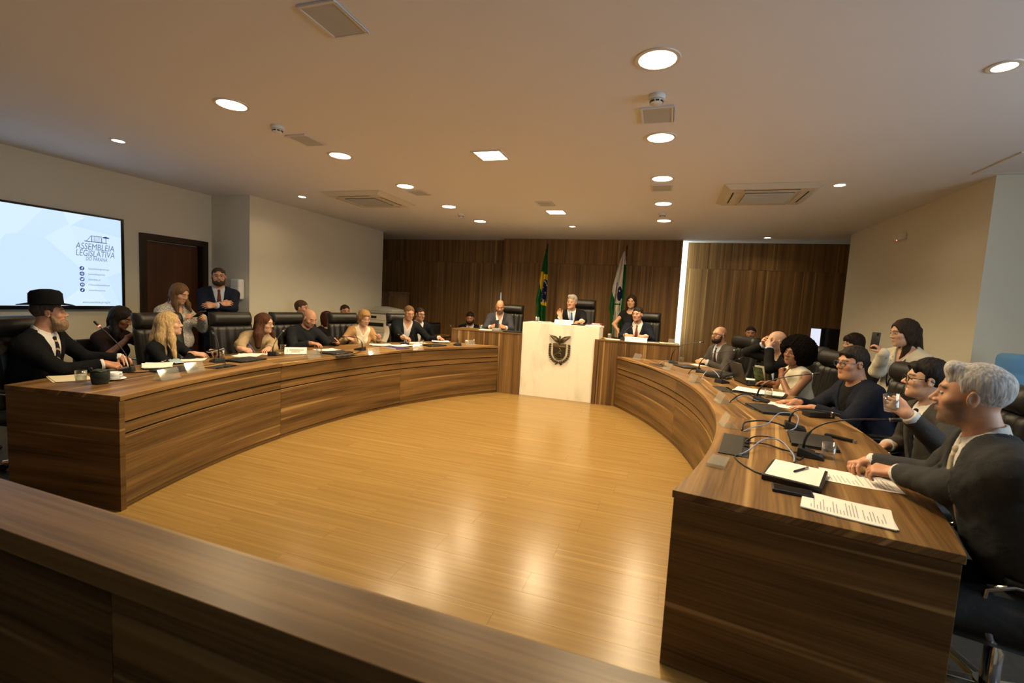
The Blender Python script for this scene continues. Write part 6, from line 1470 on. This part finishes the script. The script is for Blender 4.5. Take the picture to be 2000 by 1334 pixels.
for k in range(5): sflat('icon_disc', [disc(3.632, 1.659 - k * .064, .024)], ink)
iz = [1.659 - k * .064 for k in range(5)]; iy = 3.632
sflat('icon_mark', [rc(iy - .002, iy + .004, iz[0] - .020, iz[0] + .008), rc(iy - .008, iy + .010, iz[0] - .002, iz[0] + .003), [(iy - .002, iz[0] + .008), (iy + .004, iz[0] + .006), (iy + .012, iz[0] + .009), (iy + .012, iz[0] + .014), (iy + .002, iz[0] + .014)]], inkw, .0099)
sflat('icon_mark', ring(iy, iz[1], .005, .008, 14) + ring(iy, iz[1], .014, .0165, 4) + [disc(iy + .008, iz[1] + .008, .002, 8)], inkw, .0099)
sflat('icon_mark', [[(iy - .016, iz[2] + .010), (iy - .004, iz[2] + .001), (iy + .004, iz[2] + .011), (iy + .010, iz[2] + .011), (iy + .015, iz[2] + .007), (iy + .012, iz[2] - .004), (iy + .003, iz[2] - .013), (iy - .015, iz[2] - .011), (iy - .008, iz[2] - .007), (iy - .014, iz[2] + .001)]], inkw, .0099)
sflat('icon_mark', [rc(iy - .013, iy + .013, iz[3] - .009, iz[3] + .009)], inkw, .0099); sflat('icon_mark', [[(iy - .004, iz[3] - .005), (iy + .006, iz[3]), (iy - .004, iz[3] + .005)]], ink, .0106)
sflat('icon_mark', [rc(iy + .000, iy + .004, iz[4] - .008, iz[4] + .015), [(iy + .004, iz[4] + .015), (iy + .004, iz[4] + .008), (iy + .013, iz[4] + .004), (iy + .013, iz[4] + .008)]] + ring(iy - .003, iz[4] - .008, .003, .0075, 12), inkw, .0099)
# building and tree of the logo
sflat('logo_building', [rc(3.665, 3.90, 1.978, 1.986), rc(3.735, 3.742, 1.986, 2.052), rc(3.735, 3.845, 2.048, 2.054), rc(3.84, 3.846, 1.986, 2.04)] + [rc(3.752 + k * .014, 3.7545 + k * .014, 1.986, 2.048) for k in range(6)] + [[(3.69, 1.986), (3.735, 2.052), (3.732, 2.054), (3.685, 1.986)]], ink)
sflat('logo_tree', [rc(3.885, 3.890, 1.986, 2.045), [(3.850, 2.042), (3.885, 2.038), (3.925, 2.040), (3.92, 2.050), (3.887, 2.062), (3.853, 2.052)]], ink)

# ================================================================== COAT OF ARMS
crest = tag(empty('coat_of_arms', (-1.592, 7.29, .80)), 'dark bronze coat of arms with eagle, shield and wreath on the podium', 'emblem')
def cprism(name, poly, y0, y1, mat=M['bronze'], bevel=.002, parent=crest):
    n = len(poly); m = MB().add([(x, y0, z) for x, z in poly] + [(x, y1, z) for x, z in poly], [tuple(range(n)), tuple(range(2 * n - 1, n - 1, -1))] + [(i, n + i, n + (i + 1) % n, (i + 1) % n) for i in range(n)])
    return obj(name, m.mesh(name, mat, bevel=bevel, seg=1), parent)
bz2 = plain('bronze_light', (.16, .125, .065), .4, metal=.7, bump=.2, bscale=90); bz3 = plain('bronze_deep', (.045, .034, .020), .5, metal=.6)
sh = [(x * .93, z) for x, z in [(-.112, .105), (.112, .105), (.112, -.03), (.105, -.085), (.080, -.125), (.045, -.150), (0, -.160), (-.045, -.150), (-.080, -.125), (-.105, -.085), (-.112, -.03)]]
cprism('shield_back', [(x * 1.10, z * 1.06) for x, z in sh], -.010, 0, plain('shield_rim', (.62, .54, .38), .35))
sd = cprism('shield', sh, -.020, 0, bz3)
cprism('shield_chief', [(-.108, .100), (.108, .100), (.108, .042), (-.108, .042)], -.024, -.02, bz2, .001, sd)
def ctube(name, pts, r, y, mat=bz2, parent=sd): return obj(name, MB().tube([(x, y, z) for x, z in pts], r, 6).mesh(name, mat, 'all'), parent)
ctube('mountain_line', [(-.10, .05), (-.07, .075), (-.055, .06), (-.035, .092), (-.015, .065), (.01, .055), (.06, .06), (.10, .05)], .004, -.026)
ctube('reaper_figure', [(-.005, .03), (.012, .02), (.035, -.02), (.010, -.012), (-.045, -.055), (.02, -.045), (.03, -.08), (.045, -.115)], .006, -.024)
ctube('reaper_scythe', [(-.09, -.075), (-.06, -.07), (-.045, -.068)], .005, -.024); ctube('reaper_scythe', [(-.088, -.078), (-.055, -.12)], .005, -.024)
ctube('field_furrow', [(-.06, -.125), (-.03, -.14), (.02, -.143), (.06, -.128)], .004, -.024)
for sx in (-1, 1):
    for k in range(11):
        a = R(8 + k * 15.5); r_ = .168; x = sx * (.152 if k < 4 else .152 * math.cos(R((k - 3.5) * 12.5))); z = .085 - k * .034 if k < 5 else -.05 - .145 * math.sin(R((k - 4) * 13.5)) 
        lf = MB(); rot = Matrix.Rotation(-sx * R(10 + max(0, k - 3) * 12), 3, 'Y')
        lf.ell((x, -.012, z), (.020, .014, .018), 10, 6, 0, rot); lf.ell((x + sx * .015, -.013, z - .010), (.012, .010, .014), 8, 6, 0, rot)
        obj('wreath_leaf', lf.mesh('wreath_leaf', M['bronze'], 'all'), crest)
ctube('ribbon', [(-.06, -.235), (0, -.205), (.045, -.24)], .008, -.008, M['bronze'], crest); ctube('ribbon', [(.06, -.225), (0, -.205), (-.05, -.232)], .007, -.008, M['bronze'], crest)
eg = obj('eagle_body', MB().ell((.0, -.022, .155), (.022, .02, .055), 12, 9).ell((.0, -.026, .215), (.017, .017, .018), 10, 8).ell((.014, -.03, .213), (.012, .006, .006)).ell((0, -.02, .108), (.018, .012, .022)).mesh('eagle_body', M['bronze'], 'all'), crest)
for sx in (-1, 1):
    w_ = cprism('wing', [(sx * x, z) for x, z in ((.008, .165), (.03, .195), (.075, .225), (.13, .232), (.180, .240), (.165, .222), (.145, .200), (.115, .172), (.08, .145), (.045, .122), (.012, .118))], -.024, -.006, M['bronze'], .003)
    for k in range(5):
        ctube('feather', [(sx * (.02 + .008 * k), .150 - .006 * k), (sx * (.06 + .008 * k), .185 - .008 * k), (sx * (.165 - .022 * k), .228 - .020 * k)], .0055, -.026, bz2, w_)

# ================================================================== FLAGS
def lerp_tab(tab, t):
    for (a, b), (c, d) in zip(tab[:-1], tab[1:]):
        if t <= c: return b + (d - b) * (t - a) / (c - a)
    return tab[-1][1]
def flag(label, x0, zx0, z0, zy0, left, right, yy, colfn, mats, pole_dx):
    t = thing('flag', label, 'flag', (x0 + pole_dx, yy, .25), 0, 'flags behind the podium'); L = Vector(t.location); k = .0106 / 8.34
    ny, nx = 130, 48; y0, y1 = left[0][0], left[-1][0]; vs = []; fs = []; mi = []
    for j in range(ny + 1):
        v = y0 + (y1 - y0) * j / ny; l, r = lerp_tab(left, v), lerp_tab(right, v)
        for i in range(nx + 1):
            s_ = i / nx; px = l + (r - l) * s_; amp = .012 + .045 * (v - y0) / (y1 - y0)
            yo = -amp * (math.sin(s_ * PI * 4.0 + .6) + .5 * math.sin(s_ * PI * 9 + v * .002)) - .02
            vs.append((x0 + (px - zx0) * k - L.x, yo, z0 - (v - zy0) * k - L.z))
            if i < nx and j < ny:
                a = j * (nx + 1) + i; fs.append((a, a + nx + 1, a + nx + 2, a + 1)); mi.append(colfn(px + (r - l) / nx / 2, v + (y1 - y0) / ny / 2))
    q = len(vs); vs += [(x, y + .012, z) for x, y, z in vs]; n0 = len(fs)
    fs += [tuple(q + i for i in f[::-1]) for f in fs[:n0]]; mi += mi[:n0]
    m = MB(); m.v = vs; m.f = fs; m.mi = mi
    obj('cloth', m.mesh('cloth', mats, 'all'), t)
    top = z0 - (y0 - zy0) * k
    obj('pole', MB().tube([(0, .035, 0), (0, .035, top + .03 - L.z)], .013, 12).mesh('pole', M['door_frame'], True), t)
    obj('finial', MB().lathe([(.0, .10), (.012, .075), (.020, .045), (.012, .015), (.018, .0), (.010, -.01)][::-1], 14, (0, .035, top + .03 - L.z)).mesh('finial', M['door_frame'], True), t)
    obj('foot', MB().lathe([(.17, 0), (.17, .02), (.05, .035), (.025, .08)], 24, (0, .035, 0)).mesh('foot', M['door_frame'], True), t)
fg = cloth((.012, .085, .022), .7); fy = cloth((.62, .42, .02), .7); fb = cloth((.010, .012, .055), .7); fw = cloth((.55, .50, .42), .7)
star = [(190, 770), (215, 845), (215, 870), (185, 880), (190, 840), (185, 950), (200, 970), (210, 985), (225, 965), (235, 985), (195, 990)]
def bra(x, y):
    if any(abs(x - a) < 5 and abs(y - b) < 8 for a, b in star) and 660 < y < 998 and x > 165: return 3
    if x < 187:
        xb = 187 if y < 640 else 187 - 24 * (y - 640) / 220
        if 515 < y < 865 and x < xb + 3 and x > 133 + max(0, (y - 700)) * .16 - 4: return 1
    if x > 187 + 0 * y and 558 < y < 645: return 1 if (y < 640 + (x - 190) * .1) else 2
    if x > 187 - (y - 640) * .075 and 640 <= y < 998:
        if abs((x - 198) * 2.0 - (y - 650)) < 16 and y < 740 and x > 195: return 3
        return 2
    if 998 <= y < 1060 + (x - 160) * .1 and x > 157 and y > 998 and y < 1040 + (x - 160) * .25: return 1
    return 0
flag('green Brazilian flag with yellow and starry blue, hanging behind the podium', -2.44, 190, 2.70, 100, [(150, 195), (430, 150), (560, 135), (750, 120), (980, 80), (1070, 105), (1180, 100), (1290, 125), (1500, 120)], [(150, 216), (480, 240), (700, 246), (1000, 250), (1500, 256)], 9.30, bra, [fg, fy, fb, fw], .02)
def par(x, y):
    if ((x - 225) / 36) ** 2 + ((y - 735) / 112) ** 2 < 1 and x > 188: return 3 if abs(x - 222) < 7 and abs(y - 695) < 12 else 2
    if 880 < y < 905 and 158 < x < 248: return 0
    if x > 258 and y > 290: return 0
    if y > 690 and x < 108 + (y - 690) * .33 and x < 156: return 0
    if 560 < y < 850 and abs(x - 178 + (y - 560) * .06) < 4: return 2  # shade of a vertical fold, painted into the cloth as a dark blue stripe
    return 3
flag('white and green state flag with a blue disc, hanging right of the speaker', -.865, 258, 2.654, 58, [(85, 246), (220, 200), (400, 160), (620, 120), (680, 114), (820, 95), (980, 85), (1050, 110), (1160, 118), (1400, 130)], [(85, 262), (265, 287), (340, 300), (700, 305), (1000, 300), (1400, 296)], 9.30, par, [fg, fy, fb, fw], .03)

# ================================================================== FURNITURE AND DEVICES AT THE WALLS
t = thing('copier', 'large cream photocopier at the left rear', 'copier', (-5.33, 7.92, 0))
cw = plain('copier_cream', (.70, .65, .54), .45, bump=.02)
obj('cabinet', MB().box(-.33, .33, -.30, .30, .05, .80).mesh('cabinet', cw, bevel=.01), t)
obj('paper_drawer', MB().box(-.30, .30, -.315, -.301, .12, .33).box(-.30, .30, -.315, -.301, .36, .57).mesh('paper_drawer', cw, bevel=.006), t)
obj('engine', MB().box(-.33, .33, -.30, .30, .801, 1.16).mesh('engine', cw, bevel=.012), t)
obj('output_slot', MB().box(-.26, .22, -.303, -.28, .92, .99).mesh('output_slot', M['black'], bevel=.002), t)
obj('panel_seam', MB().box(-.33, .33, -.3015, -.299, 1.04, 1.046).box(-.33, .33, -.3015, -.299, .86, .864).mesh('panel_seam', M['grey_plastic']), t)
obj('display', MB().box(-.06, .06, -.304, -.30, 1.075, 1.12).mesh('display', M['black_gloss']), t)
obj('scanner_lid', MB().box(-.34, .34, -.31, .31, 1.165, 1.21).mesh('scanner_lid', M['grey_plastic'], bevel=.012), t)
obj('document_feeder', MB().add([(-.15, -.2, 1.212), (.34, -.2, 1.212), (.34, .25, 1.212), (-.15, .25, 1.212), (-.05, -.18, 1.30), (.32, -.18, 1.255), (.32, .23, 1.255), (-.05, .23, 1.30)], [(3, 2, 1, 0), (4, 5, 6, 7), (0, 1, 5, 4), (1, 2, 6, 5), (2, 3, 7, 6), (3, 0, 4, 7)]).mesh('document_feeder', M['grey_plastic'], bevel=.008), t)
obj('foot', MB().box(-.30, .30, -.28, .28, 0, .05).mesh('foot', M['black']), t)
t = thing('side_counter', 'low dark wooden counter beside the photocopier', 'counter', (-4.62, 8.55, 0))
obj('body', MB().box(-.30, .36, -.22, .22, .0, .74).mesh('body', M['wood_h'], bevel=.004), t); obj('top', MB().box(-.32, .38, -.24, .24, .741, .77).mesh('top', M['wood_h'], bevel=.003), t)
t = thing('desk_printer', 'black desktop printer on the low counter', 'printer', (-4.66, 8.55, .77))
obj('body', MB().box(-.21, .21, -.17, .17, 0, .22).mesh('body', M['black'], bevel=.02), t); obj('tray', MB().box(-.14, .14, -.24, -.165, .05, .065).mesh('tray', M['grey_plastic'], bevel=.004), t); obj('lid', MB().box(-.20, .20, -.16, .16, .221, .25).mesh('lid', M['black_gloss'], bevel=.01), t)
t = thing('wooden_cabinet', 'tall light wooden cabinet in the left rear corner', 'cabinet', (-6.07, 9.45, 0))
lw = wood('light_oak_cabinet', 2, (.16, .095, .045), (.25, .15, .07), (.30, .19, .10), .5, 7, .4)
obj('carcass', MB().box(-.28, .28, -.20, .20, 0, 1.57).mesh('carcass', lw, bevel=.003), t); obj('top', MB().box(-.295, .295, -.215, .215, 1.571, 1.61).mesh('top', lw, bevel=.003), t)
for sx in (-1, 1):
    d_ = obj('door', MB().box(min(0, sx * .275) + .002 * (sx > 0), max(0, sx * .275) - .002 * (sx < 0), -.222, -.2015, .05, 1.50).mesh('door', lw, bevel=.002), t); obj('knob', MB().ell((sx * .03, -.235, .85), (.012, .014, .012)).mesh('knob', M['steel'], 'all'), d_)
# wall dispenser
t = thing('cup_dispenser', 'white rounded dispenser on the grey wall behind the standing man', 'dispenser', (-6.07, 5.33, 1.50))
obj('shell', MB().box(-.085, .085, -.11, 0, -.15, .15).mesh('shell', M['white_plastic'], True, bevel=.03, seg=4), t); obj('nozzle', MB().box(-.03, .03, -.09, -.03, -.165, -.15).mesh('nozzle', M['grey_plastic'], bevel=.004), t)
obj('seam', MB().box(-.0855, .0855, -.112, -.06, .045, .048).mesh('seam', M['grey_plastic']), t)
# monitors at the right rear
t = thing('side_table', 'dark table at the right rear under the monitors', 'table', (2.55, 9.35, 0))
obj('tabletop', MB().box(-.55, .55, -.35, .35, .70, .74).mesh('tabletop', M['wood_h'], bevel=.003), t)
for sx in (-1, 1):
    for sy in (-1, 1): obj('leg', MB().box(sx * .5 - .025, sx * .5 + .025, sy * .3 - .025, sy * .3 + .025, 0, .70).mesh('leg', M['black'], bevel=.003), t)
t = thing('monitor', 'monitor at the right rear with a narrow bright white screen', 'monitor', (2.46, 9.20, .74), R(-66))
obj('stand', MB().box(-.10, .10, -.09, .09, 0, .015).box(-.02, .02, .0, .03, .015, .34).mesh('stand', M['black'], bevel=.004), t)
obj('casing', MB().box(-.125, .125, -.02, .06, .28, .63).mesh('casing', M['black'], bevel=.008), t)
obj('screen', MB().box(-.112, .112, -.0225, -.0205, .30, .61).mesh('screen', plain('monitor_white', (.02, .02, .02), .3, emit=(.78, .80, 1.0), es=1.0)), t)
t = thing('monitor', 'dark wide monitor beside the bright one at the right rear', 'monitor', (2.80, 9.28, .74), R(-8))
obj('stand', MB().box(-.10, .10, -.09, .09, 0, .015).box(-.025, .025, .0, .03, .015, .30).mesh('stand', M['black'], bevel=.004), t)
obj('casing', MB().box(-.26, .26, -.02, .03, .27, .63).mesh('casing', plain('monitor_shell', (.022, .03, .034), .4), bevel=.008), t); obj('screen', MB().box(-.245, .245, -.0225, -.0205, .285, .615).mesh('screen', M['black_gloss']), t)
# water cooler
t = thing('water_cooler', 'water cooler with a blue bottle at the right edge', 'water cooler', (2.755, 4.88, 0))
obj('cabinet', MB().box(-.16, .16, -.16, .16, 0, .96).mesh('cabinet', M['white_plastic'], bevel=.02), t)
obj('tap', MB().tube([(-.165, -.04, .80), (-.20, -.04, .80), (-.20, -.04, .77)], .012, 8).tube([(-.165, .04, .80), (-.20, .04, .80), (-.20, .04, .77)], .012, 8).mesh('tap', M['steel'], 'all'), t)
bl = plain('blue_bottle', (.22, .47, .80), .12, trans=.5, ior=1.2)
obj('bottle', MB().lathe([(.05, .97), (.08, .985), (.135, 1.02), (.14, 1.05), (.133, 1.075), (.14, 1.10), (.14, 1.17), (.133, 1.185), (.14, 1.20), (.14, 1.29), (.132, 1.32), (.11, 1.335), (.0, 1.335)], 36).mesh('bottle', bl, 'all'), t)
obj('collar', MB().lathe([(.15, .96), (.15, .975), (.07, .985)], 28).mesh('collar', M['white_plastic'], True), t)
_w = BUILT[26] if 26 in BUILT else None
if _w:
    t = thing('lanyard', 'black lanyard with a white badge worn by the standing woman', 'lanyard', tuple(_w['Nk']))
    T_ = _w['T']; lc = lambda x, y, z: tuple(T_ @ v3(x, y, z))
    for sx in (-1, 1): obj('strap', MB().tube([lc(sx * .055, -.02, .03), lc(sx * .062, .06, -.02), lc(sx * .045, .135, -.14), lc(sx * .012, .165, -.27), lc(0, .15, -.34)], .006, 6).mesh('strap', M['black'], 'all'), t)
    b_ = obj('badge', MB().box(-.027, .027, -.002, .002, -.09, 0).mesh('badge', M['paper'], bevel=.001), t, lc(0, .157, -.345)); b_.rotation_euler = Matrix(T_.tolist()).to_euler()
    obj('badge_photo', MB().box(-.015, .015, .002, .003, -.06, -.02).mesh('badge_photo', M['grey_plastic']), b_)
